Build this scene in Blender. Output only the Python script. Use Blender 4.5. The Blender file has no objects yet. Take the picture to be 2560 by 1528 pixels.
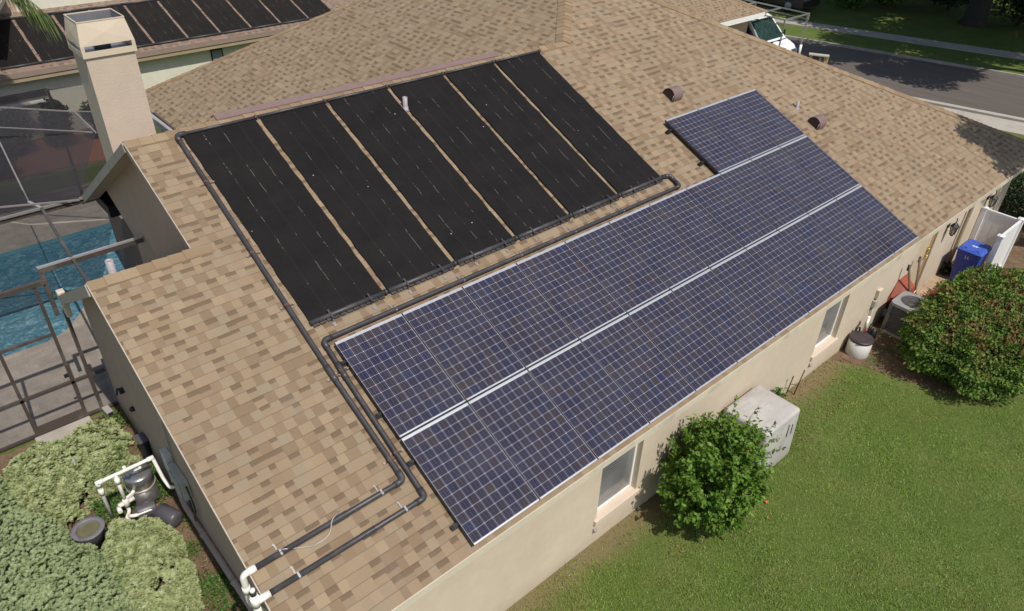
import bpy, math, random
import numpy as np
from mathutils import Vector, Matrix

random.seed(7)
RNG = np.random.default_rng(7)
SC = bpy.context.scene
COL = SC.collection

# ------------------------------------------------------------------ camera
cam_d = bpy.data.cameras.new('camera')
cam = bpy.data.objects.new('camera', cam_d)
COL.objects.link(cam)
RR = ((0.7499746589971832, -0.661030319896428, 0.024019305562081567),
      (-0.36026227485223833, -0.4386519997130215, -0.8232833755554996),
      (0.5547513895253882, 0.6087884191781192, -0.5671221706953958))
CAMPOS = Vector((-3.45422146, -4.32120919, 9.89019249))
M3 = Matrix((RR[0], tuple(-a for a in RR[1]), tuple(-a for a in RR[2]))).transposed()
cam.matrix_world = Matrix.Translation(CAMPOS) @ M3.to_4x4()
cam_d.sensor_width = 36.0
cam_d.lens = 36.0 * 1854.85 / 2560.0
cam_d.clip_start = 0.1
cam_d.clip_end = 800.0
SC.camera = cam

# ------------------------------------------------------------------ light
SUN = Vector((-0.06, -0.65, 1.0)).normalized()      # towards the sun
elev = math.asin(SUN.z)
world = bpy.data.worlds.new('World')
SC.world = world
world.use_nodes = True
wn = world.node_tree
bg = wn.nodes['Background']
sky = wn.nodes.new('ShaderNodeTexSky')
sky.sky_type = 'NISHITA'
sky.sun_disc = False
sky.sun_elevation = elev
sky.sun_rotation = math.atan2(SUN.x, SUN.y)
sky.air_density = 1.2
sky.dust_density = 1.5
wn.links.new(sky.outputs['Color'], bg.inputs['Color'])
bg.inputs['Strength'].default_value = 0.095
sd = bpy.data.lights.new('sun', 'SUN')
sd.energy = 3.75
sd.angle = math.radians(0.5)
sd.color = (1.0, 0.95, 0.875)
so = bpy.data.objects.new('sun', sd)
so.rotation_euler = (-SUN).to_track_quat('-Z', 'Y').to_euler()
so.location = (0, -20, 40)
COL.objects.link(so)
SC.view_settings.view_transform = 'Standard'
SC.view_settings.look = 'None'
SC.view_settings.exposure = 0.10
SC.view_settings.gamma = 1.0
SC.view_settings.use_curve_mapping = False
SC.cycles.max_bounces = 6
SC.cycles.transparent_max_bounces = 24
SC.cycles.caustics_reflective = False
SC.cycles.caustics_refractive = False

# ------------------------------------------------------------------ node helpers
class NT:
    def __init__(self, name):
        self.m = bpy.data.materials.new(name)
        self.m.use_nodes = True
        self.t = self.m.node_tree
        self.b = self.t.nodes['Principled BSDF']
        self.out = self.t.nodes['Material Output']
    def n(self, typ, **kw):
        nd = self.t.nodes.new(typ)
        for k, v in kw.items():
            setattr(nd, k, v)
        return nd
    def l(self, a, b):
        self.t.links.new(a, b)
    def setin(self, sock, v):
        if isinstance(v, bpy.types.NodeSocket):
            self.l(v, sock)
        else:
            sock.default_value = v
    def math(self, op, a, b=None, c=None, clamp=False):
        nd = self.n('ShaderNodeMath', operation=op)
        nd.use_clamp = clamp
        self.setin(nd.inputs[0], a)
        if b is not None: self.setin(nd.inputs[1], b)
        if c is not None: self.setin(nd.inputs[2], c)
        return nd.outputs[0]
    def mix(self, f, a, b, blend='MIX'):
        nd = self.n('ShaderNodeMix', data_type='RGBA', blend_type=blend)
        self.setin(nd.inputs['Factor'], f)
        for nm, v in (('A', a), ('B', b)):
            s = [q for q in nd.inputs if q.name == nm and q.type == 'RGBA'][0]
            if isinstance(v, bpy.types.NodeSocket): self.l(v, s)
            else: s.default_value = (v[0], v[1], v[2], 1)
        return [q for q in nd.outputs if q.type == 'RGBA'][0]
    def noise(self, vec, scale, detail=3.0, rough=0.55, dist=0.0):
        nd = self.n('ShaderNodeTexNoise')
        if vec is not None: self.l(vec, nd.inputs['Vector'])
        nd.inputs['Scale'].default_value = scale
        nd.inputs['Detail'].default_value = detail
        nd.inputs['Roughness'].default_value = rough
        nd.inputs['Distortion'].default_value = dist
        return nd.outputs['Fac']
    def ramp(self, f, stops, interp='LINEAR'):
        nd = self.n('ShaderNodeValToRGB')
        cr = nd.color_ramp
        cr.interpolation = interp
        while len(cr.elements) < len(stops): cr.elements.new(0.5)
        for e, (p, c) in zip(cr.elements, stops):
            e.position = p
            e.color = (c[0], c[1], c[2], 1) if not isinstance(c, float) else (c, c, c, 1)
        self.l(f, nd.inputs['Fac'])
        return nd.outputs['Color']
    def uv(self):
        nd = self.n('ShaderNodeUVMap')
        return nd.outputs['UV']
    def pos(self):
        return self.n('ShaderNodeNewGeometry').outputs['Position']
    def obj(self):
        return self.n('ShaderNodeTexCoord').outputs['Object']
    def island(self):
        return self.n('ShaderNodeNewGeometry').outputs['Random Per Island']
    def sep(self, v):
        nd = self.n('ShaderNodeSeparateXYZ')
        self.l(v, nd.inputs[0])
        return nd.outputs
    def comb(self, x, y, z):
        nd = self.n('ShaderNodeCombineXYZ')
        for i, v in enumerate((x, y, z)): self.setin(nd.inputs[i], v)
        return nd.outputs[0]
    def bump(self, h, strength=0.3, dist=0.01):
        nd = self.n('ShaderNodeBump')
        nd.inputs['Strength'].default_value = strength
        nd.inputs['Distance'].default_value = dist
        self.l(h, nd.inputs['Height'])
        self.l(nd.outputs['Normal'], self.b.inputs['Normal'])
    def white(self, w):
        nd = self.n('ShaderNodeTexWhiteNoise', noise_dimensions='1D')
        self.setin(nd.inputs['W'], w)
        return nd.outputs['Value'], nd.outputs['Color']
    def base(self, c, rough=None, spec=None):
        self.setin(self.b.inputs['Base Color'], c if isinstance(c, bpy.types.NodeSocket) else (c[0], c[1], c[2], 1))
        if rough is not None: self.setin(self.b.inputs['Roughness'], rough)
        if spec is not None: self.b.inputs['Specular IOR Level'].default_value = spec

def simple(name, col, rough=0.6, metal=0.0, var=0.12, scale=6.0, spec=0.5, bump=0.0, dirt=None):
    t = NT(name)
    p = t.obj()
    f = t.noise(p, scale, 5)
    f2 = t.noise(p, scale * 9, 3)
    a = tuple(max(0, c * (1 - var)) for c in col)
    b = tuple(min(1, c * (1 + var)) for c in col)
    fm = t.math('ADD', t.math('MULTIPLY', f, 0.7), t.math('MULTIPLY', f2, 0.3))
    c = t.ramp(fm, [(0.3, a), (0.7, b)])
    if dirt:
        g = t.ramp(t.noise(p, scale * 0.6, 6, 0.65), [(0.52, 0.0), (0.72, 1.0)])
        c = t.mix(g, c, dirt)
    t.base(c, rough, spec)
    t.b.inputs['Metallic'].default_value = metal
    if bump: t.bump(f2, bump, 0.004)
    return t.m

def stucco(name, col, var=0.085, bump=0.5, scale=55, stain=(0.30, 0.24, 0.17), amt=0.4):
    t = NT(name)
    p = t.pos()
    big = t.noise(p, 0.9, 5, 0.6)
    mid = t.noise(p, 5, 4)
    a = tuple(c * (1 - var) for c in col); b = tuple(c * (1 + var) for c in col)
    c = t.ramp(t.math('ADD', t.math('MULTIPLY', big, .6), t.math('MULTIPLY', mid, .4)), [(0.3, a), (0.7, b)])
    z = t.sep(p)[2]
    low = t.ramp(t.math('ADD', z, t.math('MULTIPLY', t.noise(p, 3.5, 5), 0.35)), [(0.1, 1.0), (0.5, 0.0)])
    c = t.mix(t.math('MULTIPLY', low, amt), c, stain)
    st = t.ramp(t.noise(t.comb(t.math('MULTIPLY', t.sep(p)[0], 4.0), t.math('MULTIPLY', t.sep(p)[1], 4.0), t.math('MULTIPLY', z, 0.5)), 1.3, 4), [(0.6, 0.0), (0.8, 1.0)])
    c = t.mix(t.math('MULTIPLY', st, 0.12), c, stain)
    t.base(c, 0.9, 0.2)
    t.bump(t.noise(p, scale, 4, 0.6), bump, 0.01)
    return t.m

def shingle(name, light, mid, dark, expo=0.143, tab=0.135):
    """Laminated asphalt shingles: random width tabs, dark granule bands in the recesses, UV in metres."""
    t = NT(name)
    uvv = t.uv()
    u, v, _ = t.sep(uvv)
    wob = t.math('MULTIPLY', t.math('SUBTRACT', t.noise(uvv, 1.6, 2), 0.5), 0.018)
    v1 = t.math('ADD', v, wob)
    vr = t.math('DIVIDE', v1, expo)
    row = t.math('FLOOR', vr)
    fv = t.math('FRACT', vr)
    rr, _ = t.white(row)
    jit = t.math('MULTIPLY', t.math('SUBTRACT', t.noise(t.comb(t.math('MULTIPLY', u, 5.5), t.math('MULTIPLY', row, 7.31), 0.0), 1.0, 2, 0.6), 0.5), 0.20)
    w = t.math('ADD', t.math('DIVIDE', t.math('ADD', u, jit), tab), t.math('MULTIPLY', rr, 23.0))
    cell = t.math('FLOOR', w)
    _, wc_ = t.white(t.math('ADD', cell, t.math('MULTIPLY', row, 57.3)))
    sc = t.n('ShaderNodeSeparateColor')
    t.l(wc_, sc.inputs[0])
    r1, r2, r3 = sc.outputs[0], sc.outputs[1], sc.outputs[2]
    par = t.math('ABSOLUTE', t.math('MODULO', cell, 2.0))
    flip = t.math('LESS_THAN', r1, 0.16)
    odd = t.math('ABSOLUTE', t.math('SUBTRACT', par, flip))          # 1 = raised tab
    full = t.math('MULTIPLY', t.math('SUBTRACT', 1.0, odd), t.math('LESS_THAN', r3, 0.40))   # whole cell of darker granules
    banded = t.math('MULTIPLY', t.math('SUBTRACT', 1.0, odd), t.math('GREATER_THAN', r3, 0.40))
    istab = odd
    lg = tuple((c * .93 if i == 0 else c * 1.0 if i == 1 else c * 1.06) for i, c in enumerate(light))
    cl = t.ramp(r2, [(0.0, tuple(c * .92 for c in light)), (0.35, light), (0.7, lg), (1.0, tuple(c * 1.10 for c in light))])
    cm = t.ramp(r2, [(0.0, tuple(c * .95 for c in mid)), (0.6, mid), (1.0, tuple(0.6 * a + 0.4 * b for a, b in zip(mid, light)))])
    fz = t.math('MULTIPLY', t.math('SUBTRACT', t.noise(uvv, 38, 3, .7), .5), .22)
    lo = t.math('ADD', t.math('ADD', 0.40, t.math('MULTIPLY', r2, .2)), fz)
    mr = t.n('ShaderNodeMapRange'); mr.interpolation_type = 'SMOOTHSTEP'
    t.l(fv, mr.inputs['Value']); t.l(lo, mr.inputs['From Min']); t.l(t.math('ADD', lo, 0.10), mr.inputs['From Max'])
    band = t.math('MULTIPLY', mr.outputs[0], banded)
    low = t.mix(0.5, cl, cm)
    c = t.mix(banded, t.mix(full, cl, cm), low)
    c = t.mix(t.math('MULTIPLY', band, 0.95), c, dark)
    # course line just under the butt edge above, thin side joints
    line = t.math('GREATER_THAN', fv, 0.91)
    c = t.mix(t.math('MULTIPLY', line, 0.38), c, tuple(x * 0.62 for x in dark))
    # granules and weathering
    g = t.noise(uvv, 260, 2, 0.7)
    c = t.mix(1.0, c, t.ramp(g, [(0.28, 0.80), (0.72, 1.20)]), 'MULTIPLY')
    wv = t.noise(uvv, 0.55, 5, 0.6)
    c = t.mix(1.0, c, t.ramp(wv, [(0.3, 0.93), (0.7, 1.06)]), 'MULTIPLY')
    st = t.noise(t.comb(t.math('MULTIPLY', u, 1.3), t.math('MULTIPLY', v, 0.30), 0.0), 2.0, 5, 0.65)
    c = t.mix(t.math('MULTIPLY', t.ramp(st, [(0.56, 0.0), (0.78, 1.0)]), 0.18), c, (0.30, 0.29, 0.27))
    t.base(c, 0.92, 0.25)
    h = t.math('ADD', t.math('MULTIPLY', istab, 0.45), t.math('SUBTRACT', 1.0, fv))
    h = t.math('ADD', h, t.math('MULTIPLY', g, 0.15))
    t.bump(h, 0.55, 0.006)
    return t.m

def leafmat(name, cols, trans=0.25, rough=0.5, patch=None, pscale=1.2, spec=0.4, plo=0.5, phi=0.65, topz=None):
    t = NT(name)
    r = t.island()
    n = len(cols)
    c = t.ramp(r, [(i / (n - 1), cc) for i, cc in enumerate(cols)])
    if patch:
        f = t.ramp(t.noise(t.pos(), pscale, 4, 0.6), [(plo, 0.0), (phi, 1.0)])
        if topz:
            f = t.math('MULTIPLY', f, t.ramp(t.sep(t.pos())[2], [(topz[0], 0.0), (topz[1], 1.0)]) if topz[1] <= 1 else t.math('MULTIPLY_ADD', t.sep(t.pos())[2], 1 / (topz[1] - topz[0]), -topz[0] / (topz[1] - topz[0]), clamp=True))
        f = t.math('MULTIPLY', f, t.math('GREATER_THAN', t.math('FRACT', t.math('MULTIPLY', r, 17.3)), 0.35))
        c = t.mix(f, c, patch)
    t.base(c, rough, spec)
    tr = t.n('ShaderNodeBsdfTranslucent')
    t.l(c, tr.inputs['Color'])
    mx = t.n('ShaderNodeMixShader')
    mx.inputs[0].default_value = trans
    t.l(t.b.outputs[0], mx.inputs[1]); t.l(tr.outputs[0], mx.inputs[2])
    t.l(mx.outputs[0], t.out.inputs['Surface'])
    return t.m

# ------------------------------------------------------------------ mesh helpers
class MB:
    def __init__(self):
        self.v = []; self.f = []; self.uv = []; self.mi = []; self.sm = []
    def poly(self, pts, uv=None, mi=0, sm=False):
        i = len(self.v)
        self.v += [tuple(p) for p in pts]
        self.f.append(tuple(range(i, i + len(pts))))
        self.uv.append(uv or [(0, 0)] * len(pts)); self.mi.append(mi); self.sm.append(sm)
        return self
    def box(self, x0, x1, y0, y1, z0, z1, mi=0):
        c = ((x0 + x1) / 2, (y0 + y1) / 2, (z0 + z1) / 2)
        return self.obox(c, (1, 0, 0), (0, 1, 0), (0, 0, 1), abs(x1 - x0) / 2, abs(y1 - y0) / 2, abs(z1 - z0) / 2, mi)
    def obox(self, c, ax, ay, az, hx, hy, hz, mi=0):
        c = Vector(c); ax = Vector(ax).normalized() * hx; ay = Vector(ay).normalized() * hy; az = Vector(az).normalized() * hz
        i = len(self.v)
        for sz in (-1, 1):
            for sx, sy in ((-1, -1), (1, -1), (1, 1), (-1, 1)):
                self.v.append(tuple(c + ax * sx + ay * sy + az * sz))
        for q in ((3, 2, 1, 0), (4, 5, 6, 7), (0, 1, 5, 4), (1, 2, 6, 5), (2, 3, 7, 6), (3, 0, 4, 7)):
            self.f.append(tuple(i + k for k in q)); self.uv.append([(0, 0)] * 4); self.mi.append(mi); self.sm.append(False)
        return self
    def bar(self, p, q, w, h, up=(0, 0, 1), mi=0):
        p = Vector(p); q = Vector(q); d = q - p
        L = d.length; d.normalize()
        s = d.cross(Vector(up))
        if s.length < 1e-6: s = d.cross(Vector((1, 0, 0)))
        s.normalize(); u = s.cross(d)
        return self.obox((p + q) / 2, d, s, u, L / 2, w / 2, h / 2, mi)
    def tube(self, path, r, n=10, cap=True, mi=0, sm=True):
        P = [Vector(p) for p in path]
        rs = r if isinstance(r, (list, tuple)) else [r] * len(P)
        d0 = (P[1] - P[0]).normalized()
        a = d0.orthogonal().normalized()
        base = len(self.v)
        for k, p in enumerate(P):
            if k == 0: d = (P[1] - P[0])
            elif k == len(P) - 1: d = (P[-1] - P[-2])
            else: d = (P[k + 1] - P[k]).normalized() + (P[k] - P[k - 1]).normalized()
            d.normalize()
            a = (a - d * a.dot(d)).normalized()
            b = d.cross(a)
            for j in range(n):
                an = 2 * math.pi * j / n
                self.v.append(tuple(p + (a * math.cos(an) + b * math.sin(an)) * rs[k]))
        for k in range(len(P) - 1):
            for j in range(n):
                q = (base + k * n + j, base + k * n + (j + 1) % n, base + (k + 1) * n + (j + 1) % n, base + (k + 1) * n + j)
                self.f.append(q); self.uv.append([(0, 0)] * 4); self.mi.append(mi); self.sm.append(sm)
        if cap:
            self.f.append(tuple(base + j for j in reversed(range(n)))); self.uv.append([(0, 0)] * n); self.mi.append(mi); self.sm.append(False)
            e = base + (len(P) - 1) * n
            self.f.append(tuple(e + j for j in range(n))); self.uv.append([(0, 0)] * n); self.mi.append(mi); self.sm.append(False)
        return self
    def lathe(self, c, prof, n=24, mi=0, ax=(0, 0, 1), sm=True, sx=1.0, sy=1.0):
        c = Vector(c); az = Vector(ax).normalized()
        a = az.orthogonal().normalized() if abs(az.z) < 0.99 else Vector((1, 0, 0)); b = az.cross(a)
        base = len(self.v)
        for r, z in prof:
            for j in range(n):
                an = 2 * math.pi * j / n
                self.v.append(tuple(c + a * (math.cos(an) * r * sx) + b * (math.sin(an) * r * sy) + az * z))
        for k in range(len(prof) - 1):
            for j in range(n):
                self.f.append((base + k * n + j, base + k * n + (j + 1) % n, base + (k + 1) * n + (j + 1) % n, base + (k + 1) * n + j))
                self.uv.append([(0, 0)] * 4); self.mi.append(mi); self.sm.append(sm)
        if prof[0][0] > 1e-5 and not (len(prof) == 2 and abs(prof[0][1] - prof[1][1]) < 1e-9):
            self.f.append(tuple(base + j for j in reversed(range(n)))); self.uv.append([(0, 0)] * n); self.mi.append(mi); self.sm.append(False)
        if prof[-1][0] > 2e-4:
            e = base + (len(prof) - 1) * n
            self.f.append(tuple(e + j for j in range(n))); self.uv.append([(0, 0)] * n); self.mi.append(mi); self.sm.append(False)
        return self
    def build(self, name, mats, parent=None, local=False, bevel=0.0, sub=0):
        me = bpy.data.meshes.new(name)
        off = Vector((0, 0, 0))
        if parent is not None and not local:
            off = WORLD[parent.name]
        me.from_pydata([(a[0] - off.x, a[1] - off.y, a[2] - off.z) for a in self.v], [], self.f)
        ul = me.uv_layers.new(name='UVMap')
        flat = [c for fu in self.uv for p in fu for c in p]
        ul.data.foreach_set('uv', flat)
        if not isinstance(mats, (list, tuple)): mats = [mats]
        for m in mats: me.materials.append(m)
        me.polygons.foreach_set('material_index', self.mi)
        me.polygons.foreach_set('use_smooth', self.sm)
        me.update()
        o = bpy.data.objects.new(name, me)
        COL.objects.link(o)
        if parent is not None: o.parent = parent
        WORLD[o.name] = off.copy()
        if bevel:
            bv = o.modifiers.new('bevel', 'BEVEL'); bv.width = bevel; bv.segments = 2; bv.limit_method = 'ANGLE'; bv.angle_limit = math.radians(40)
        if sub:
            sb = o.modifiers.new('sub', 'SUBSURF'); sb.levels = sub; sb.render_levels = sub
        return o
WORLD = {}

def tag(o, label=None, cat=None, group=None, kind=None):
    if label: o['label'] = label
    if cat: o['category'] = cat
    if group: o['group'] = group
    if kind: o['kind'] = kind
    return o

def thing(name, loc, label, cat, group=None):
    o = bpy.data.objects.new(name, None)
    o.location = loc
    o.empty_display_size = 0.2
    COL.objects.link(o)
    WORLD[o.name] = Vector(loc)
    return tag(o, label, cat, group)

def copy_tree(o, parent=None):
    c = o.copy(); COL.objects.link(c)
    if parent is not None: c.parent = parent
    for ch in list(o.children):
        copy_tree(ch, c)
    return c

def bend(path, rad, n=5):
    """round the corners of a polyline"""
    P = [Vector(p) for p in path]; out = [P[0]]
    for k in range(1, len(P) - 1):
        a = (P[k - 1] - P[k]); b = (P[k + 1] - P[k])
        r = min(rad, a.length * .45, b.length * .45)
        p0 = P[k] + a.normalized() * r; p1 = P[k] + b.normalized() * r
        for i in range(n + 1):
            s = i / n
            out.append(p0 * (1 - s) ** 2 + P[k] * (2 * s * (1 - s)) + p1 * s * s)
    out.append(P[-1])
    return out

def np_mesh(name, V, F, mats, parent=None, smooth=False):
    """V (n,3), F (m,k) -> object"""
    me = bpy.data.meshes.new(name)
    V = np.asarray(V, dtype=np.float32)
    if parent is not None:
        w = WORLD[parent.name]; V = V - np.array([w.x, w.y, w.z], dtype=np.float32)
    F = np.asarray(F, dtype=np.int32); m, k = F.shape
    me.vertices.add(len(V)); me.vertices.foreach_set('co', V.ravel())
    me.loops.add(m * k); me.loops.foreach_set('vertex_index', F.ravel())
    me.polygons.add(m)
    me.polygons.foreach_set('loop_start', np.arange(0, m * k, k, dtype=np.int32))
    me.polygons.foreach_set('loop_total', np.full(m, k, dtype=np.int32))
    me.polygons.foreach_set('use_smooth', np.full(m, smooth, dtype=bool))
    me.update(calc_edges=True)
    for mt in (mats if isinstance(mats, (list, tuple)) else [mats]): me.materials.append(mt)
    o = bpy.data.objects.new(name, me); COL.objects.link(o)
    if parent is not None: o.parent = parent
    return o

LEAF_V = np.array([(0, 0, 0), (-.30, .42, .10), (0, 1, -.05), (.30, .42, .10)], float)
LEAF_F = np.array([(0, 2, 1), (0, 3, 2)])
def scatter(P, D, U, S, tv=LEAF_V, tf=LEAF_F):
    """place template at P with its Y axis along D, Z near U, scale S"""
    D = D / (np.linalg.norm(D, axis=1, keepdims=True) + 1e-9)
    X = np.cross(D, U); X /= (np.linalg.norm(X, axis=1, keepdims=True) + 1e-9)
    Z = np.cross(X, D)
    V = P[:, None, :] + S[:, None, None] * (tv[None, :, 0:1] * X[:, None, :] + tv[None, :, 1:2] * D[:, None, :] + tv[None, :, 2:3] * Z[:, None, :])
    n = len(P); k = len(tv)
    F = tf[None] + (np.arange(n) * k)[:, None, None]
    return V.reshape(-1, 3), F.reshape(-1, tf.shape[1])
def rdir(n):
    d = RNG.normal(size=(n, 3)); return d / np.linalg.norm(d, axis=1, keepdims=True)

def leaf_cloud(centres, radii, counts, size, up=0.35, shell=0.55, squash=1.0, tv=LEAF_V, tf=LEAF_F, power=2.0, minz=None):
    """leaf faces filling lumpy clusters"""
    VV = []; FF = []; base = 0
    for c, r, n in zip(centres, radii, counts):
        d = rdir(n)
        if power != 2.0:
            d = d / (np.sum(np.abs(d) ** power, axis=1, keepdims=True) ** (1 / power))
        t = shell + (1 - shell) * RNG.random((n, 1)) ** 0.7
        rr = np.array(r if hasattr(r, '__len__') else (r, r, r * squash))
        P = np.array(c) + d * t * rr
        if minz is not None:
            k = P[:, 2] > minz; P = P[k]; d = d[k]
        n2 = len(P)
        D = d * 0.6 + rdir(n2) * 0.9 + np.array([0, 0, up - 0.3])
        U = d * 0.7 + rdir(n2) * 0.55 + np.array([0, 0, 0.5])
        S = size * (0.65 + 0.7 * RNG.random(n2))
        V, F = scatter(P, D, U, S, tv, tf)
        VV.append(V); FF.append(F + base); base += len(V)
    return np.concatenate(VV), np.concatenate(FF)
# ------------------------------------------------------------------ materials
M = {}
M['shingle'] = shingle('tan_shingle', (0.278, 0.203, 0.129), (0.220, 0.155, 0.097), (0.152, 0.105, 0.067))
M['shingle_brown'] = shingle('brown_shingle', (0.235, 0.165, 0.125), (0.19, 0.13, 0.10), (0.12, 0.085, 0.07))
def capmat():
    t = NT('ridge_cap_shingle')
    c = t.ramp(t.island(), [(0, (0.215, 0.15, 0.09)), (0.5, (0.255, 0.18, 0.11)), (1, (0.285, 0.208, 0.13))])
    c = t.mix(1.0, c, t.ramp(t.noise(t.pos(), 220, 2, .7), [(0.3, .82), (.7, 1.18)]), 'MULTIPLY')
    c = t.mix(1.0, c, t.ramp(t.noise(t.pos(), 1.5, 4), [(0.3, .9), (.7, 1.1)]), 'MULTIPLY')
    t.base(c, 0.92, 0.25)
    return t.m
M['cap'] = capmat()
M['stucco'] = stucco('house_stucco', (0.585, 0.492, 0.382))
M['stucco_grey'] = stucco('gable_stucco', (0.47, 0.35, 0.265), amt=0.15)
M['chimney'] = stucco('chimney_stucco', (0.53, 0.435, 0.35), bump=0.55, scale=38, amt=0.0)
M['fascia'] = simple('painted_fascia', (0.60, 0.53, 0.42), 0.6, var=.08, scale=3, dirt=(0.42, 0.36, 0.28))
M['soffit'] = simple('painted_soffit', (0.45, 0.38, 0.30), 0.8, var=.05)
M['mossy'] = simple('weathered_fascia', (0.36, 0.325, 0.27), 0.8, var=.15, scale=7, dirt=(0.30, 0.27, 0.19))
M['drip'] = simple('worn_white_drip_edge', (0.40, 0.34, 0.28), 0.5, var=.2, scale=12, dirt=(0.30, 0.26, 0.22))
M['sill'] = stucco('sill_stucco', (0.62, 0.51, 0.41), bump=0.15, amt=.05)
M['white'] = simple('white_paint', (0.80, 0.79, 0.76), 0.45, var=.04)
M['pvc'] = simple('white_pvc', (0.80, 0.77, 0.70), 0.35, var=.07, scale=14, dirt=(0.62, 0.57, 0.47))
M['vinyl'] = simple('white_vinyl', (0.78, 0.77, 0.77), 0.35, var=.03)
M['blackpipe'] = simple('black_pipe', (0.045, 0.042, 0.045), 0.45, var=.25, scale=9, dirt=(0.085, 0.075, 0.07))
M['alu'] = simple('aluminium', (0.70, 0.70, 0.71), 0.42, metal=0.75, var=.05, scale=20)
M['steel'] = simple('galvanised_steel', (0.34, 0.325, 0.31), 0.5, metal=0.6, var=.12, scale=20)
M['darkmetal'] = simple('dark_metal', (0.028, 0.028, 0.03), 0.45, metal=0.3, var=.2)
M['bronze'] = simple('bronze_cage_metal', (0.09, 0.073, 0.064), 0.45, metal=0.25, var=.12, scale=3, dirt=(0.20, 0.17, 0.15))
M['rust'] = simple('rusty_strap', (0.11, 0.052, 0.038), 0.8, var=.3, scale=30)
M['vent'] = simple('mauve_brown_vent_metal', (0.20, 0.135, 0.122), 0.5, var=.08, scale=8)
M['ventdark'] = simple('vent_shade_black', (0.05, 0.032, 0.028), 0.8)  # near-black puts shade into vent ends, pipe mouths and cover slots
M['lead'] = simple('lead_vent_flashing', (0.34, 0.30, 0.32), 0.55, var=.15, scale=25)
M['cream'] = stucco('cream_stucco', (0.66, 0.63, 0.52), bump=0.2, amt=.1)
M['tanfascia'] = simple('tan_fascia', (0.34, 0.27, 0.17), 0.7, var=.1, scale=3)
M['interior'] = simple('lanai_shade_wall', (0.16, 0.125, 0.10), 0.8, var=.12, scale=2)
M['glassdark'] = simple('window_glass', (0.035, 0.04, 0.045), 0.08, var=.3, scale=2, spec=0.6)
M['pink_cap'] = simple('chimney_cap_metal', (0.60, 0.50, 0.385), 0.5, var=.05, scale=3)
M['galv_in'] = simple('cap_inside_metal', (0.30, 0.30, 0.32), 0.4, metal=.5)
M['brass'] = simple('brass', (0.62, 0.42, 0.09), 0.3, metal=.8, var=.1)
M['doorpaint'] = simple('cream_door', (0.58, 0.46, 0.32), 0.5, var=.05)
M['tanpvc'] = simple('painted_conduit', (0.42, 0.33, 0.27), 0.6, var=.12, scale=5, dirt=(0.30, 0.23, 0.18))
M['greybox'] = simple('beige_utility_box', (0.40, 0.40, 0.345), 0.5, var=.08, scale=9)
M['wood'] = simple('brown_wood', (0.30, 0.20, 0.11), 0.7, var=.2, scale=8)

def blindmat():
    t = NT('blind_glass')
    z = t.sep(t.pos())[2]
    s = t.math('FRACT', t.math('MULTIPLY', z, 20.0))
    c = t.ramp(s, [(0.0, (0.19, 0.19, 0.195)), (0.7, (0.25, 0.245, 0.24)), (0.85, (0.10, 0.10, 0.11))])
    g = t.ramp(t.noise(t.pos(), 1.7, 3), [(0.35, .75), (.7, 1.2)])
    t.base(t.mix(1.0, c, g, 'MULTIPLY'), 0.12, 0.6)
    return t.m
M['blind'] = blindmat()

def cellmat():
    t = NT('solar_cells')
    u, v, _ = t.sep(t.uv())              # cell units, 8 x 12
    fu, fv = t.math('FRACT', u), t.math('FRACT', v)
    iu, iv = t.math('FLOOR', u), t.math('FLOOR', v)
    du = t.math('ABSOLUTE', t.math('SUBTRACT', fu, .5)); dv = t.math('ABSOLUTE', t.math('SUBTRACT', fv, .5))
    gap = t.math('MAXIMUM', t.math('GREATER_THAN', du, 0.488), t.math('GREATER_THAN', dv, 0.488))
    gap = t.math('MAXIMUM', gap, t.math('MAXIMUM', t.math('LESS_THAN', u, 0.016), t.math('GREATER_THAN', u, 7.984)))
    dia = t.math('GREATER_THAN', t.math('ADD', du, dv), 0.935)
    line = t.math('MAXIMUM', gap, dia)
    ins = t.math('MULTIPLY', t.math('GREATER_THAN', v, 0.0), t.math('LESS_THAN', v, 12.0))
    line = t.math('MAXIMUM', line, t.math('SUBTRACT', 1.0, ins))
    oi = t.n('ShaderNodeObjectInfo')
    rnd = t.math('ADD', t.math('ADD', t.math('MULTIPLY', iu, 3.71), t.math('MULTIPLY', iv, 17.13)), t.math('MULTIPLY', t.n('ShaderNodeNewGeometry').outputs['Random Per Island'], 0.0))
    loc = t.sep(oi.outputs['Location'])
    seed = t.math('ADD', t.math('MULTIPLY', loc[0], 5.37), t.math('MULTIPLY', loc[1], 9.11))
    rv, _ = t.white(t.math('ADD', rnd, seed))
    cell = t.ramp(rv, [(0.0, (0.022, 0.021, 0.045)), (0.45, (0.026, 0.0235, 0.043)), (0.78, (0.033, 0.026, 0.034)), (0.9, (0.020, 0.024, 0.058)), (1.0, (0.038, 0.030, 0.029))])
    b3 = t.math('ABSOLUTE', t.math('SUBTRACT', t.math('FRACT', t.math('MULTIPLY', fu, 3.0)), 0.5))
    bus = t.math('LESS_THAN', b3, 0.055)
    c = t.mix(t.math('MULTIPLY', bus, 0.75), cell, (0.10, 0.095, 0.12))
    c = t.mix(t.math('MULTIPLY', line, 0.9), c, (0.47, 0.46, 0.52))
    c = t.mix(dia, c, (0.50, 0.49, 0.54))
    dust = t.ramp(t.noise(t.pos(), 2.2, 5, .65), [(0.35, 0.0), (0.8, 0.07)])
    c = t.mix(dust, c, (0.35, 0.31, 0.27))
    t.base(c, 0.16, 0.35)
    return t.m
M['cells'] = cellmat()

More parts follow.
